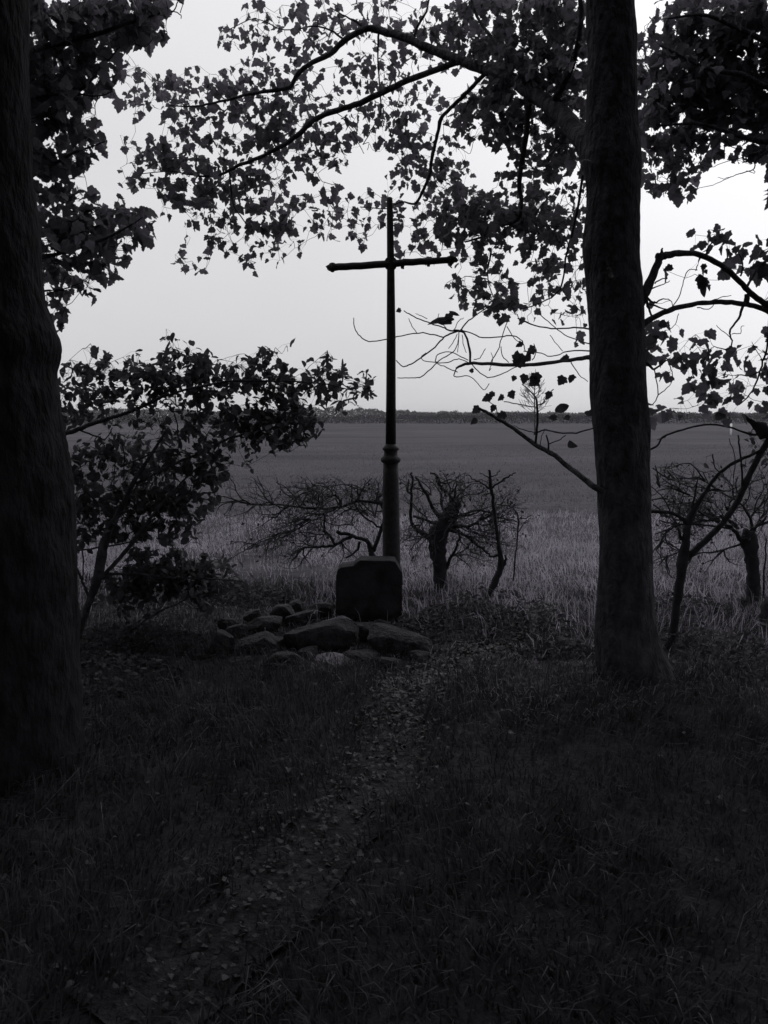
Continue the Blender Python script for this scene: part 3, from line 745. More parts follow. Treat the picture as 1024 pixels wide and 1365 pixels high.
leaf_mesh('foliage', lv, dr, maple(), M_LEAFD, lt, up=.9, extra=overhead((-2.4, 0.6, 7.4), (4.6, 5.0, 3.4), 7500))

# ------------------------------------------------------------------ tree at the far right whose crown hangs into the picture
Yov = lambda x, y: 6.1
ot = empty('sycamore_tree', (4.4, 6.3, float(hgt(4.4, 6.3))))
tag(ot, 'sycamore whose heavy leafy bough hangs in at the top right corner', 'tree')
b = MB(); hs = np.linspace(-.1, 9, 24)
b.tube([(4.4 + .06 * math.sin(h * 1.3), 6.3 + .05 * math.cos(h), h) for h in hs], [.26 + .16 * math.exp(-max(h, 0) * 3) - .018 * h for h in hs], 16, .03)
b.build('trunk', M_BARK, ot)
sko = []
def wood(p0, rows):
    b = MB(); r = smooth_line([(*p0, .07)] + [(*P(x, y, Y), w / 2 * Y / F) for (x, y, w, Y) in rows], 5)
    b.tube(r[:, :3], r[:, 3], 8, .05); sko.extend(list(r[4:, :3])); return b.build('branch', M_BARK, ot)
wood((4.4, 6.3, 3.4), [(1060, 195, 9, 6.2), (1010, 188, 7, 6.1), (975, 178, 5, 6.1), (930, 165, 4, 6.1), (880, 168, 2, 6.1)])
wood((4.4, 6.3, 4.0), [(1050, 120, 9, 6.2), (990, 100, 7, 6.1), (940, 90, 5, 6.1), (880, 60, 2.5, 6.1)])
wood((4.4, 6.3, 4.4), [(1060, 60, 9, 6.2), (990, 40, 6, 6.1), (940, 20, 4, 6.1), (890, 25, 2, 6.1)])
tw = MB()
for rows in ([(1026, 200, 3), (1008, 214, 2), (1004, 226, 1.7), (985, 232, 1.3), (970, 238, 1), (950, 247, .8)], [(1004, 226, 1), (1006, 231, .9), (995, 228, .8)], [(990, 210, 1.2), (970, 215, 1), (952, 222, .9)], [(965, 186, 1.2), (978, 197, 1.1), (995, 199, 1)], [(975, 235, .8), (965, 238, .7), (957, 236, .6)]):
    p, _ = limb(tw, rows, Yov, 5); sko.extend(list(p))
lv = foliage_from(over_c, Yov, .07, None, 0, .35, 2.1, 17)
dr = grow_twigs(tw, sko, lv, .2)
tw.build('twigs', M_TWIG, ot)
leaf_mesh('foliage', lv, dr, maple(), M_LEAFD, ot, up=.9, extra=overhead((5.4, 5.4, 7.0), (3.2, 3.6, 3.0), 3500))

# ------------------------------------------------------------------ leafy sapling at the left
Ybu = lambda x, y: 5.25 + .0006 * (x - 110)
base = P(108, 832, 5.25)
bs = empty('leafy_sapling', (base[0], base[1], float(hgt(base[0], base[1]))))
tag(bs, 'leafy broad-leaved sapling spreading from behind the left trunk with layered branches', 'sapling')
skb = []
b = MB()
for rows in ([(104, 850, 10), (110, 828, 9), (120, 800, 10), (130, 772, 13), (136, 740, 14), (143, 712, 11), (160, 680, 8), (180, 640, 6), (205, 600, 4), (225, 570, 2.5)],):
    p, _ = limb(b, rows, Ybu, 8, .06); skb.extend(list(p))
b.build('trunk', M_BARK, bs)
for rows in ([(128, 778, 6), (145, 760, 5.5), (165, 738, 5.5), (185, 712, 5), (205, 685, 4), (235, 650, 3), (262, 625, 2)], [(118, 795, 4), (108, 770, 3.5), (97, 745, 3), (92, 730, 2)], [(110, 775, 2), (111, 750, 2), (108, 720, 1.5)],
             [(66, 582, 8), (90, 577, 6), (110, 570, 6), (135, 560, 5.5), (168, 551, 4.5), (200, 537, 4), (225, 526, 3.5), (265, 515, 3), (310, 508, 3), (360, 508, 2.5), (420, 510, 2), (470, 520, 1.3)], [(212, 535, 2), (226, 542, 2), (234, 556, 2), (238, 580, 1.8), (237, 605, 1.5)],
             [(180, 645, 4), (225, 622, 3.5), (262, 606, 3.5), (290, 592, 3), (310, 583, 3), (345, 575, 2.5), (385, 568, 2)], [(160, 622, 3), (185, 612, 2.5), (215, 600, 2)], [(95, 735, 2), (130, 730, 2.4), (175, 722, 2), (200, 715, 1.5)],
             [(140, 765, 4), (180, 765, 3), (230, 770, 2.5), (290, 772, 2), (325, 775, 1.2)], [(172, 842, 2.5), (205, 820, 3), (240, 803, 2.5), (262, 790, 1.5)], [(100, 572, 2.5), (125, 580, 2.2), (140, 585, 1.8), (150, 570, 1.3)], [(150, 690, 4), (120, 660, 3), (100, 640, 2)], [(165, 640, 2), (166, 610, 1.6), (163, 590, 1.2)], [(152, 640, 1.6), (154, 610, 1.3)]):
    part_limb(bs, rows, Ybu, skl=skb, sides=6)
tw = MB()
lv = foliage_from(bush_c, Ybu, .06, None, 0, .32, 2.9, 23)
dr = grow_twigs(tw, skb, lv, .2)
tw.build('twigs', M_TWIG, bs)
leaf_mesh('foliage', lv, dr, oval(), M_LEAFB, bs, up=2.4, droop=.05, curl=.45)

# ------------------------------------------------------------------ thorn bushes, bare
def thicket(mb, starts, n_lv, rad, box, Y, seedn, kink=.36, tips=None):
    """Gnarled fine twigs: every start (point, direction, length) throws crooked side twigs again and again."""
    rs = np.random.default_rng(seedn)
    def go(p, d, L, r, lev):
        k = max(3, int(L / .055)); pts = [p]; rr = [r]
        lim = (box[0] + rs.uniform(0, 25), box[1] - rs.uniform(0, 25), box[2] + rs.exponential(9), box[3] - rs.exponential(10))
        for i in range(k):
            d = d + rs.normal(0, kink, 3) * np.array((1, .7, .8)); d = d / np.linalg.norm(d)
            q = pts[-1] + d * L / k
            x, y, _ = pix(q)
            if x < lim[0] or x > lim[1] or y < lim[2] or y > lim[3]: break
            if abs(q[1] - Y) > .9: d[1] *= -1
            pts.append(pts[-1] + d * L / k); rr.append(max(r * (1 - .7 * (i + 1) / k), .0012))
            if lev > 0 and rs.random() < (.75 if lev > 1 else .5):
                sd_ = d + rs.normal(0, 1.0, 3); sd_ /= np.linalg.norm(sd_)
                go(pts[-1], sd_, L * rs.uniform(.35, .6), max(rr[-1] * .65, .0016), lev - 1)
        if tips is not None and lev < 2: tips.extend([(q_, d) for q_ in pts[1::2]])
        if len(pts) > 2: mb.tube(pts, rr, 4 if r < .006 else 6, .05 if r > .006 else 0, False)
    for (p, d, L) in starts:
        go(np.array(p, float), np.array(d, float) / np.linalg.norm(d), L, rad, n_lv)
    return mb
def bare_bush(name, label, cat, trunk_rows, limbs, starts, Y, box, seedn, group=None, lev=3, rad=.006, dup=3, nleaf=420):
    bp_ = P(trunk_rows[0][0], trunk_rows[0][1], Y)
    o = empty(name, (bp_[0], bp_[1], float(hgt(bp_[0], bp_[1]))))
    tag(o, label, cat, group)
    Yc = lambda x, y: Y
    b = MB(); limb(b, trunk_rows, Yc, 12, .10); b.build('trunk', M_TWIG, o)
    for rows in limbs:
        b = MB(); limb(b, rows, Yc, 6, .1, wob=.006); b.build('branch', M_TWIG, o)
    if starts:
        tips = []; b = MB(); thicket(b, [(P(s[0], s[1], Y), (s[2], s[4] if len(s) > 4 else 0, s[3]), s[5] if len(s) > 5 else .5) for s in starts * dup], lev, rad, box, Y, seedn, tips=tips)
        b.build('twigs', M_THORN, o)
        pick = [tips[i] for i in rng.choice(len(tips), min(len(tips), nleaf), replace=False)]
        leaf_mesh('foliage', [(q_ + rng.normal(0, .012, 3), rng.uniform(.016, .034)) for q_, _ in pick], np.array([d_ for _, d_ in pick]), oval(), M_THORN, o)
    return o
bare_bush('thorn_bush', 'gnarled bare thorn bush with a thick knobbly stump between cross and dead sapling', 'bush',
          [(594, 800, 26), (588, 785, 19), (587, 760, 18), (584, 735, 22), (583, 715, 26), (592, 700, 24), (600, 686, 21), (606, 672, 17), (604, 664, 10)],
          [[(578, 722, 8), (566, 712, 6), (552, 703, 5), (548, 685, 4), (549, 655, 3.5), (550, 640, 3), (548, 629, 2.5)], [(592, 695, 7), (578, 680, 5), (570, 662, 4), (560, 646, 3.5), (555, 637, 2.5)], [(604, 672, 8), (598, 658, 4), (588, 650, 4), (584, 642, 4), (582, 634, 3.5), (574, 629, 2)], [(585, 642, 2.5), (596, 644, 2), (603, 640, 1.5)],
           [(606, 668, 5), (607, 655, 3), (609, 640, 2)], [(604, 700, 8), (620, 702, 4), (635, 697, 4), (643, 688, 3.5), (646, 680, 2)], [(600, 705, 7), (618, 712, 4), (634, 725, 3.5), (648, 735, 3), (655, 741, 2)], [(594, 760, 5), (600, 745, 4), (608, 730, 3.5), (614, 715, 3)], [(585, 700, 5), (566, 692, 3.5), (550, 688, 3)], [(592, 790, 12), (612, 795, 8), (625, 800, 4)],
           [(606, 690, 4), (640, 680, 3), (665, 690, 2.5), (690, 695, 1.5)]],
          [(550, 640, -.3, .6), (549, 660, -1, .3), (560, 700, -1, -.1), (575, 660, -.4, .8), (584, 645, .8, .3), (600, 660, .3, 1), (606, 668, 1, .5), (612, 690, 1, .2), (635, 697, 1, .3), (620, 703, 1, 0), (625, 715, 1, -.2), (600, 740, 1, .2), (570, 715, -1, -.3), (590, 680, 0, 1), (640, 690, 1, .1), (570, 690, -1, .2), (595, 690, -.3, .5, -1), (600, 690, .6, .2, -1), (585, 705, -.7, -.1, -1), (650, 695, 1, .1, 0, .35), (605, 700, .9, -.5)],
          7.05, (520, 710, 625, 770), 4)
bare_bush('thorn_bush', 'wide bare thorn bush with tangled twigs and a broken stub behind the stone block', 'bush',
          [(505, 790, 13), (500, 765, 11), (498, 748, 10), (496, 738, 8), (493, 730, 6)],
          [[(495, 732, 7), (488, 720, 5.5), (470, 714, 5), (449, 708, 5)], [(470, 714, 5), (455, 722, 4), (444, 727, 4), (425, 729, 3), (406, 731, 2.5), (392, 744, 2)], [(446, 726, 4), (440, 714, 3.5), (433, 708, 3.5), (433, 690, 2.5), (432, 684, 2)],
           [(498, 735, 6), (510, 700, 4.5), (520, 678, 4), (500, 670, 4), (475, 669, 4), (455, 676, 3.5), (430, 678, 3), (400, 676, 3), (365, 672, 2.5), (335, 672, 2.2), (305, 664, 1.8), (285, 660, 1.2)], [(472, 672, 2.5), (484, 688, 2.5), (500, 698, 2.5), (514, 704, 2.5)], [(470, 672, 2), (469, 655, 1.6), (470, 645, 1.2)],
           [(430, 690, 1.6), (415, 694, 1.6), (395, 706, 1.6), (370, 712, 1.4), (340, 725, 1.2), (312, 742, 1)], [(480, 722, 4), (475, 735, 3), (460, 745, 2)]],
          [(475, 669, 0, 1), (455, 676, -.4, .8), (430, 678, -.5, .8), (400, 676, -.4, 1), (365, 672, -.7, .6), (335, 672, -.8, .3), (320, 668, -1, .1, 0, .35), (500, 670, .3, .8), (490, 685, -.5, .3), (433, 686, -.8, .2), (415, 692, -1, -.4), (440, 714, -.7, .5), (425, 729, -1, 0), (405, 731, -.6, -.5, 0, .3), (455, 722, -.2, -.7, 0, .3), (385, 675, -.8, -.4), (500, 690, -.2, .9), (515, 690, .4, .9), (510, 678, -.4, 1), (490, 655, -.8, .3), (450, 660, -.8, .4), (420, 655, -.9, .2), (395, 706, -.8, -.3), (370, 712, -.8, -.6, 0, .3), (445, 680, -.2, .3, -1), (470, 700, -.6, .2, 1), (340, 725, -.8, -.3, 0, .25)],
          7.4, (283, 540, 630, 762), 9, rad=.0075)
bare_bush('thorn_bush', 'bare thorn bush on the right with a dark crooked stump and low lying root', 'bush',
          [(1004, 818, 22), (1003, 795, 17), (1004, 770, 16), (1002, 745, 17), (1000, 725, 20), (998, 712, 17), (997, 706, 10)],
          [[(996, 735, 9), (988, 722, 7), (978, 706, 5), (962, 696, 4), (945, 694, 3)], [(985, 801, 8), (1005, 806, 12), (1030, 810, 13), (1055, 815, 10)], [(1000, 715, 6), (1010, 700, 4), (1022, 690, 3)], [(1003, 712, 5), (1000, 690, 4), (985, 670, 3), (960, 655, 2), (935, 640, 1.5)], [(990, 724, 3), (965, 733, 2.5), (930, 738, 2)],
           [(1018, 800, 3), (1019, 760, 2.5), (1022, 720, 2)], [(975, 705, 3), (940, 700, 2.5), (905, 700, 2), (885, 712, 1.5)]],
          [(985, 705, -.8, .5), (962, 696, -.8, .4), (945, 694, -.8, 0), (960, 655, -.6, .6), (985, 670, 0, 1), (940, 640, -.7, .5), (1000, 690, .3, 1), (1010, 700, .8, .3), (930, 738, -.8, -.4), (965, 733, -.3, -.7, 0, .35), (905, 700, -.8, .5), (890, 690, -.5, .8), (895, 705, -.6, -.5), (920, 660, -.8, .3), (900, 640, -.6, .3), (880, 650, -.3, .4), (885, 720, -.4, -.7), (890, 740, -.2, -.6, 0, .35), (1015, 690, .6, .8), (970, 680, .2, .6, -1), (950, 670, -.5, .5, 1), (890, 665, -.6, 0, 1), (925, 690, -.6, .5, -1)],
          6.6, (862, 1060, 612, 775), 15, rad=.0075)
# dead sapling
bare_bush('dead_sapling', 'thin dead sapling with bare upright tip, right of the gnarled thorn bush', 'sapling',
          [(640, 818, 9), (648, 800, 8), (656, 783, 8.5), (665, 765, 9), (668, 748, 8), (665, 730, 6), (662, 705, 5), (658, 675, 4.5), (655, 652, 4.5), (653, 638, 4), (652, 626, 3)],
          [[(654, 651, 3), (666, 643, 2.6), (678, 636, 2.4), (687, 629, 1.5)], [(652, 652, 2.5), (641, 643, 2), (632, 639, 1.6), (622, 632, 1.2)], [(653, 638, 1.8), (645, 633, 1.3), (640, 630, 1)], [(653, 637, 1.8), (662, 632, 1.4), (668, 625, 1)], [(655, 657, 2), (645, 660, 1.5), (642, 665, 1)], [(667, 760, 6), (673, 748, 4), (674, 738, 2)], [(663, 740, 4), (656, 742, 2.5), (652, 736, 1.5)]],
          [], 6.25, (0, 1024, 0, 1365), 1)
bare_bush('bare_shoot', 'slender bare upright shoot in the pale grass right of the dead sapling', 'shoot',
          [(684, 775, 2), (687, 745, 2), (690, 715, 2), (691, 690, 2.4), (686, 680, 2), (682, 674, 1.5)], [[(690, 710, 1.2), (700, 697, 1), (706, 690, .8)], [(690, 692, 1.4), (702, 690, 1.2), (709, 686, 1)]], [(690, 700, .8, .5, 0, .25), (690, 715, .8, .2, 0, .2)], 7.3, (670, 720, 660, 770), 21, lev=1, rad=.003, nleaf=14)
# forked young tree by the right trunk
Yfk = 5.2
bp_ = P(892, 872, Yfk)
fk = empty('forked_young_tree', (bp_[0], bp_[1], float(hgt(bp_[0], bp_[1]))))
tag(fk, 'young forked tree with two bare leaning stems close behind the right trunk', 'tree')
Yc = lambda x, y: Yfk
b = MB(); limb(b, [(889, 890, 14), (893, 868, 12), (898, 835, 11), (903, 800, 11), (907, 770, 12.5), (910, 748, 15), (914, 725, 11), (917, 700, 10.5)], Yc, 10, .07); b.build('trunk', M_TWIG, fk)
skf = []
for rows in ([(917, 703, 10), (921, 688, 9.5), (932, 668, 6.5), (943, 652, 5.5), (956, 634, 5), (980, 616, 4.5), (1003, 606, 4), (1022, 598, 3.5)], [(908, 752, 10), (925, 735, 9), (943, 718, 8.5), (965, 695, 8), (985, 665, 8), (1000, 632, 8), (1014, 604, 8), (1026, 583, 9), (1045, 545, 7), (1062, 500, 5), (1090, 450, 3), (1105, 410, 1.5)], [(917, 700, 7), (908, 690, 5.5), (896, 684, 5), (880, 682, 5), (862, 682, 5)], [(919, 688, 4), (923, 675, 3), (928, 650, 2.2), (930, 640, 1.5)],
             [(908, 720, 5), (905, 708, 3.5), (904, 703, 2)], [(1022, 580, 20), (1014, 571, 18), (1004, 564, 8), (990, 552, 3)], [(1020, 580, 3.5), (1000, 578, 2.8), (970, 569, 2.6), (940, 566, 2.6), (910, 573, 2.6), (885, 582, 2.6), (876, 594, 2.8), (862, 602, 3)], [(888, 582, 1.4), (876, 586, 1.2)], [(970, 568, 1.2), (975, 560, 1), (960, 545, .9)],
             [(943, 655, 2.5), (955, 652, 2.2), (968, 655, 2), (985, 648, 1.4)], [(990, 648, 3), (988, 615, 2.4), (985, 590, 2.2), (984, 580, 2)], [(978, 638, 1.4), (980, 610, 1.3), (972, 585, 1)], [(962, 632, 1.4), (953, 622, 1.5), (950, 606, 2)], [(925, 676, 2), (945, 690, 2), (965, 690, 2)], [(895, 684, 2), (885, 665, 1.6), (868, 648, 1.2)]):
    part_limb(fk, rows, Yc, skl=skf, sides=7, mat=M_TWIG)
tw = MB()
fc = [(1000, 592, .35, 20), (1012, 598, .4, 20), (1018, 612, .45, 18), (1005, 620, .2, 18), (970, 633, .35, 16), (994, 620, .15, 16), (1018, 590, .4, 18), (940, 628, .2, 12), (1000, 640, .15, 12)]
lv = foliage_from(fc, Yc, .05, None, 0, .12, .8, 31)
dr = grow_twigs(tw, skf, lv, .12)
thicket(tw, [(P(880, 682, Yfk), (-.3, .3, .8), .4), (P(905, 684, Yfk), (-.3, .2, .9), .4), (P(932, 668, Yfk), (-.3, .3, .9), .35), (P(905, 700, Yfk), (-.7, .3, -.5), .4)], 2, .004, (866, 1020, 605, 760), 5.4, 77)
tw.build('twigs', M_TWIG, fk)
leaf_mesh('foliage', lv, dr, oval(), M_LEAFB, fk)

# faint young birch far out on the field
o = empty('birch_tree', (P(714, 566, 62)[0], 62, 0.0))
tag(o, 'small bare birch standing far out in the field left of the right trunk', 'tree')
b = MB(); limb(b, [(713, 580, 2), (713, 552, 1.8), (713, 520, 1.2), (714, 492, .6)], lambda x, y: 62, 6, 0); b.build('trunk', M_TWIG, o)
b = MB()
rs = np.random.default_rng(3)
for i in range(46):
    y0 = rs.uniform(505, 556); sd_ = rs.choice((-1, 1)); L = 33 * (.5 + .5 * rs.random()) * (1 - .75 * ((556 - y0) / 60) ** 1.5); a0 = R(rs.uniform(38, 75))
    yy = 62 + rs.uniform(-.8, .8)
    e = (713 + sd_ * L * math.cos(a0), y0 - L * math.sin(a0))
    m_ = (713 + sd_ * L * .55 * math.cos(a0 * .8), y0 - L * .5 * math.sin(a0 * .9))
    limb(b, [(713, y0, .6, 62), (*m_, .5, yy), (*e, .4, yy)], None, 3, 0, 2)
    for q in range(3):
        a1 = a0 + rs.uniform(-.8, .6); l1 = L * rs.uniform(.2, .4)
        limb(b, [(*m_, .4, yy), (m_[0] + sd_ * l1 * math.cos(a1), m_[1] - l1 * math.sin(a1), .35, yy)], None, 3, 0, 2)
b.build('twigs', M_TWIG, o)
# white post
p = P(974, 583, 70); b = MB()
b.tube([(p[0], 70, -.1), (p[0], 70, .95), (p[0], 70, 1.0)], [.09, .09, .05], 8)
w = b.build('marker_post', M_WHITE); tag(w, 'tiny white post standing out in the field to the far right', 'post')

# ------------------------------------------------------------------ wayside cross
YC = 6.15
cb = P(522, 800, YC)
cr = empty('wayside_cross', (cb[0], YC, float(hgt(cb[0], YC))))
tag(cr, 'tall slender iron wayside cross with a collared shaft rising behind the stone block', 'cross')
def lathe(rows, name, seg=20):
    """rows: (px centre, py, width px) turned about the shaft."""
    vs = []
    for (x, y, w) in rows:
        c = P(x, y, YC); r = w / 2 * depth(c) / F
        for k in range(seg):
            t = 2 * math.pi * k / seg; vs.append((c[0] + r * math.cos(t), c[1] + r * math.sin(t), c[2]))
    m = len(rows); fs = [(i * seg + k, (i + 1) * seg + k, (i + 1) * seg + (k + 1) % seg, i * seg + (k + 1) % seg) for i in range(m - 1) for k in range(seg)]
    fs += [tuple(range(seg)), tuple((m - 1) * seg + k for k in range(seg))[::-1]]
    b = MB(); b.add(vs, fs); return b.build(name, M_IRON, cr)
lathe([(522, 845, 27), (522, 800, 26), (522, 750, 24), (521.5, 700, 23), (521, 640, 21.5), (521, 616, 20.5)], 'lower_shaft')
lathe([(521, 617, 21), (521, 616, 25), (521, 613, 27), (521, 610, 26), (521, 608, 20), (521, 604, 18), (521, 601, 18), (521, 599.5, 22), (521, 597, 22), (521, 595, 18), (521, 592, 14)], 'collar')
lathe([(521, 595, 14), (521.3, 520, 12.8), (521.5, 450, 12), (521.2, 400, 11), (521, 352, 10), (520.3, 310, 9), (519.6, 268, 8), (519.5, 264, 7.4), (519.5, 263, 5)], 'upper_shaft')
b = MB(); limb(b, [(442, 356.6, 9.5), (480, 354.2, 9.5), (521, 351.5, 9.5), (560, 349, 9), (603, 346.3, 8.5)], Yc_ := (lambda x, y: YC), 12, 0)
arm = b.build('crossarm', M_IRON, cr)
def knob(rows):
    b = MB(); limb(b, rows, Yc_, 12, 0, 3); return b.build('end_cap', M_IRON, arm)
knob([(447, 356.3, 10), (444.5, 356.4, 12.5), (442, 356.6, 12.5), (440, 356.8, 9), (437.5, 357, 7), (436, 357.1, 2)])
knob([(598, 346.6, 9), (600, 346.5, 11), (603, 346.3, 11), (605, 346.2, 8), (608, 346, 6.5), (610, 345.9, 2)])
for (x, y) in ((537, 356.5), (571, 353.5), (601, 352)):
    b = MB(); limb(b, [(x, y - 4, 4.5), (x, y - 1, 5), (x, y + 1, 4), (x, y + 2, 2)], Yc_, 8, 0, 2); b.build('rivet', M_IRON, arm)
b = MB()                                              # fillets where the arm meets the shaft
c = P(521, 351.5, YC); s_ = 9 * YC / F
for sx in (-1, 1):
    for sz in (-1, 1):
        pts = [(0, 0), (s_ * 1.05, 0), (s_ * .75, s_ * .62), (s_ * .62, s_ * .75), (0, s_ * 1.05)]
        vs = [(c[0] + sx * x, c[1] + dy, c[2] + sz * z) for dy in (-.016, .016) for (x, z) in pts]
        fs = [(0, 1, 2, 3, 4), (9, 8, 7, 6, 5)] + [(i, 5 + i, 5 + (i + 1) % 5, (i + 1) % 5) for i in range(5)]
        b.add(vs, fs)
b.build('gusset', M_IRON, cr, smooth=False)

# stone block in front of the shaft
YB = 5.85
out2 = [(447, 842), (448, 800), (448.5, 768), (450, 760), (455, 756.5), (471, 754), (474, 751), (481, 747), (502, 747.5), (519, 747), (527, 748.5), (531, 756), (536, 764), (536, 800), (537, 842)]
vs = []
for k, (Y, ins) in enumerate(((YB, .004), (YB + .004, 0), (YB + .2, 0), (YB + .204, .004))):
    for (x, y) in out2:
        p = P(x, y, YB); c = P(492, 800, YB)
        q = p + (c - p) / np.linalg.norm(c - p) * ins
        vs.append((q[0] + rng.normal(0, .002), Y + rng.normal(0, .003), q[2]))
m = len(out2)
fs = [tuple(range(m)), tuple(range(3 * m, 4 * m))[::-1]] + [(k * m + i, (k + 1) * m + i, (k + 1) * m + (i + 1) % m, k * m + (i + 1) % m) for k in range(3) for i in range(m)]
b = MB(); b.add(vs, fs)
o = b.build('stone_block', M_BLOCK, None, smooth=False)
tag(o, 'squared dark stone block with a worn notched top standing upright before the cross', 'stone block')

# the stone pile: each stone chipped out of a sphere by random planes
import bmesh
def boulder(px, py, Y, size, rot, seedn, label, top=None, mat=M_STONE):
    rs = np.random.default_rng(seedn)
    bm = bmesh.new(); bmesh.ops.create_icosphere(bm, subdivisions=4, radius=1)
    V = np.array([v.co[:] for v in bm.verts])
    planes = [(unit(rs.normal(0, 1, (1, 3)))[0], rs.uniform(.55, .85)) for _ in range(16)] + [(np.array((0, .12, 1.0)) / 1.0072, .60), (np.array((0, -1.0, .05)), .58), (np.array((.1, -.9, .45)) / 1.011, .72)]
    if top: planes.append((np.array(top) / np.linalg.norm(top), .45))
    for nrm, d in planes:
        s = V @ nrm - d
        V = V - np.where(s > 0, s * .9, 0)[:, None] * nrm
    V = V * (1 + .09 * np.array([float(vnoise(v[0] * 3 + v[2] * 2 + seedn, v[1] * 3 - v[2], seedn)) for v in V]))[:, None]
    V = V * np.array(size) / 2 / .8
    cz, sz = math.cos(R(rot[2])), math.sin(R(rot[2])); V = np.stack([V[:, 0] * cz - V[:, 1] * sz, V[:, 0] * sz + V[:, 1] * cz, V[:, 2]], 1)
    cy, sy = math.cos(R(rot[1])), math.sin(R(rot[1])); V = np.stack([V[:, 0] * cy + V[:, 2] * sy, V[:, 1], -V[:, 0] * sy + V[:, 2] * cy], 1)
    cx, sx = math.cos(R(rot[0])), math.sin(R(rot[0])); V = np.stack([V[:, 0], V[:, 1] * cx - V[:, 2] * sx, V[:, 1] * sx + V[:, 2] * cx], 1)
    c = P(px, py, Y)
    for v, q in zip(bm.verts, V): v.co = q
    bm.normal_update()
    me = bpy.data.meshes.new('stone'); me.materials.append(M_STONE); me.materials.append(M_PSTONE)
    if mat is M_PSTONE:                      # the up-facing faces take the paler material
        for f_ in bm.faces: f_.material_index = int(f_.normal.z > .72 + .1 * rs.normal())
    bm.to_mesh(me); bm.free()
    o = bpy.data.objects.new('stone', me); COL.objects.link(o); o.location = c
    return tag(o, label, 'stone', 'stones heaped at the foot of the cross')
boulder(424, 852, 5.4, (.50, .34, .27), (4, -12, 6), 1, 'long dark slab slanting across the middle of the stone pile')
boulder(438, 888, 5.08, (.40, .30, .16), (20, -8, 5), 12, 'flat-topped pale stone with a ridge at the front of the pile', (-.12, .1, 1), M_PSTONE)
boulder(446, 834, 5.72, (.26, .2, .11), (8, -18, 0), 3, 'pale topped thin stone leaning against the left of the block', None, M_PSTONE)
boulder(342, 868, 5.3, (.32, .28, .26), (2, -14, 20), 4, 'blocky dark stone left of the long slab')
boulder(292, 866, 5.25, (.17, .22, .32), (0, 24, 10), 5, 'upright dark stone at the left end of the pile')
boulder(354, 836, 5.7, (.26, .22, .2), (0, 0, 30), 6, 'middling stone with a flat top at the back left of the pile')
boulder(374, 818, 5.95, (.18, .18, .17), (0, 4, 0), 7, 'small dark stone highest at the back of the pile')
boulder(532, 862, 5.32, (.42, .34, .3), (2, 8, -15), 8, 'broad low boulder at the right end of the pile below the block')
boulder(484, 884, 5.15, (.24, .24, .2), (0, 10, 40), 9, 'dark stone wedged between the ridge stone and the right boulder')
boulder(402, 828, 5.85, (.22, .2, .16), (0, -12, 15), 10, 'small slanted stone behind the long slab')
boulder(426, 815, 6.05, (.24, .18, .17), (0, -8, 0), 11, 'low dark stone beside the left foot of the block')
boulder(318, 842, 5.6, (.16, .18, .14), (0, -8, 50), 12, 'little dark stone just above the upright end stone')
boulder(384, 888, 5.05, (.30, .24, .24), (0, 4, 10), 13, 'squat black stone at the front left below the long slab')
boulder(488, 846, 5.55, (.26, .22, .22), (0, 2, 0), 14, 'dark stone directly in front of the block')
boulder(520, 890, 5.0, (.22, .2, .16), (0, 8, 10), 15, 'small black stone at the front edge beside the path')
boulder(562, 878, 5.15, (.2, .2, .15), (0, 14, 30), 16, 'last low stone at the far right edge of the pile')
boulder(322, 888, 5.08, (.2, .2, .15), (0, -6, 60), 17, 'low stone half sunk in grass at the front left corner')
boulder(560, 850, 5.5, (.22, .2, .18), (0, 16, 0), 18, 'dark stone behind the broad boulder, right of the block')

for k_, (x, y, Y, d_, l_) in enumerate(((394, 810, 6.1, (.16, .14, .14), 'small black stone on the crest of the pile left of the block'), (338, 822, 5.95, (.15, .15, .12), 'small stone on the back slope of the pile'), (305, 832, 5.8, (.14, .14, .11), 'little stone tumbled at the far left back of the pile'),
        (412, 876, 5.15, (.16, .14, .15), 'small stone jammed under the front of the long slab'), (465, 858, 5.42, (.18, .16, .15), 'stone filling the gap between long slab and broad boulder'), (366, 862, 5.35, (.16, .16, .15), 'small stone between the blocky stone and the long slab'),
        (274, 880, 5.15, (.14, .16, .11), 'outermost small stone left of the upright one'), (450, 904, 4.9, (.2, .16, .1), 'flat black stone lying in the grass before the pale one'), (510, 838, 5.7, (.18, .16, .16), 'stone wedged against the front right foot of the block'))):
    boulder(x, y, Y, d_, (rng.uniform(-8, 8), rng.uniform(-15, 15), rng.uniform(0, 90)), 40 + k_, l_)

# dark mossy stump at the right edge
p = P(1018, 850, 6.0); b = MB(); hs = np.linspace(0, 1, 7)
b.tube([(p[0] + .05, 6.0, float(hgt(p[0], 6)) - .03 + h * .26) for h in hs], [.12, .10, .09, .085, .08, .07, .045], 12, .08)
o = b.build('tree_stump', M_BARK); tag(o, 'short dark rotting stump in the grass at the right edge', 'stump')

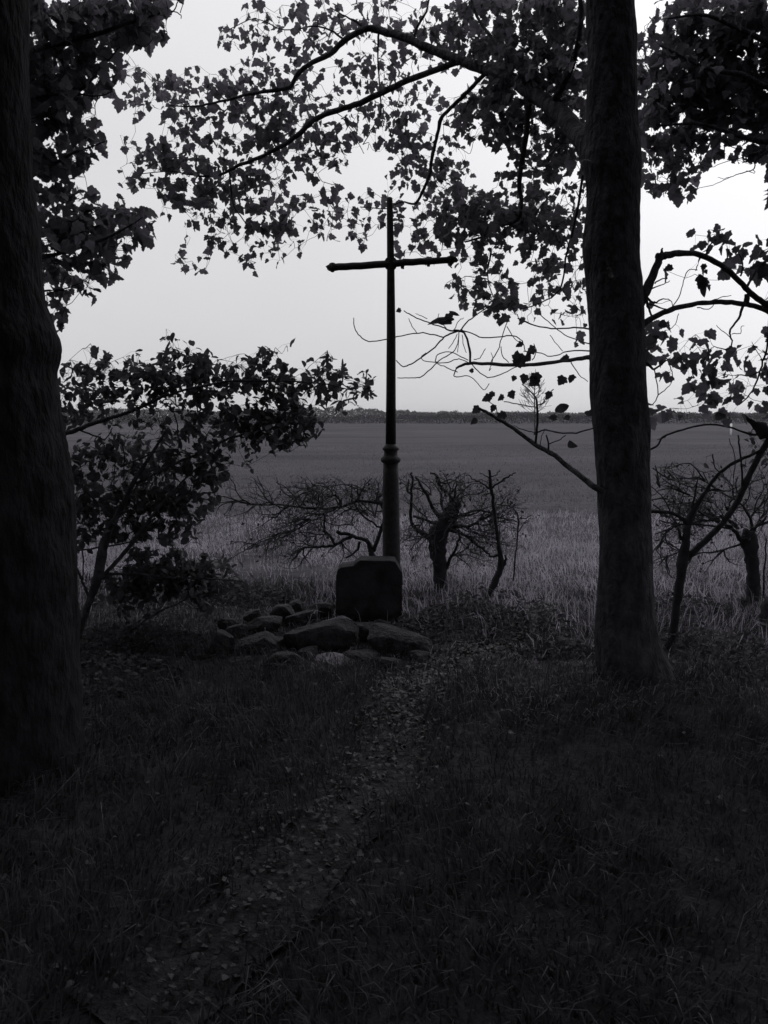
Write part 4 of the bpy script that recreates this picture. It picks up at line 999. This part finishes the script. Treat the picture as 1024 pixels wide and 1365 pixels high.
# ------------------------------------------------------------------ unseen trees added behind and beside the viewpoint to shade the clearing
proto = empty('shade_tree', (-5.5, -3.5, 0))
b = MB(); hs = np.linspace(-.1, 8, 12); l0 = np.array(proto.location)
b.tube([(l0[0] + .1 * math.sin(h), l0[1], h) for h in hs], [.28 - .022 * h for h in hs], 12, .04); b.build('trunk', M_BARK, proto)
n = 5200
p = unit(rng.normal(0, 1, (n, 3))) * (rng.random(n) ** .45)[:, None] * np.array((3.6, 3.6, 3.9)) + np.array((0, 0, 5.2)) + l0
p[:, 2] = np.maximum(p[:, 2], .5 + rng.random(n)); a = rng.random(n) * 6.283
V, T = leaves(kite(), p, rng.uniform(.22, .42, n), np.stack([np.cos(a), np.sin(a), rng.normal(0, .4, n)], 1), unit(rng.normal(0, .7, (n, 3)) + (0, 0, .6)))
tris('foliage', V, T, M_LEAFB, proto)
for i, (x, y) in enumerate(((-5.5, -3.5), (0.5, -5.5), (5.5, -3.8), (-7.6, 1.6), (7.4, 1.0), (-2.8, -9), (4, -9.5), (-9.5, -7), (9.5, -7), (-8.8, 6.5))):
    o = proto
    if i:
        o = proto.copy(); COL.objects.link(o)
        for ch in list(proto.children):
            c = ch.copy(); COL.objects.link(c); c.parent = o
    o.location = (x, y, 0)
    tag(o, 'unseen leafy tree added behind or beside the viewpoint to shade the clearing', 'tree', 'unseen trees added around the viewpoint for shade')

# ------------------------------------------------------------------ thin autumn haze over the heath
mh = bpy.data.materials.new('haze'); mh.use_nodes = True
t = mh.node_tree
for n_ in list(t.nodes): t.nodes.remove(n_)
pv_ = nd(t, 'ShaderNodeVolumePrincipled'); pv_.inputs['Density'].default_value = HAZE
pv_.inputs['Color'].default_value = (.95, .94, .97, 1)
t.links.new(pv_.outputs[0], nd(t, 'ShaderNodeOutputMaterial').inputs['Volume'])
b = MB(); x0, x1, y0, y1, z0, z1 = -3500, 3500, -120, 4200, -4, 25
b.add([(x, y, z) for z in (z0, z1) for x, y in ((x0, y0), (x1, y0), (x1, y1), (x0, y1))], [(3, 2, 1, 0), (4, 5, 6, 7), (0, 1, 5, 4), (1, 2, 6, 5), (2, 3, 7, 6), (3, 0, 4, 7)])
tag(b.build('haze', mh, smooth=False), kind='stuff')
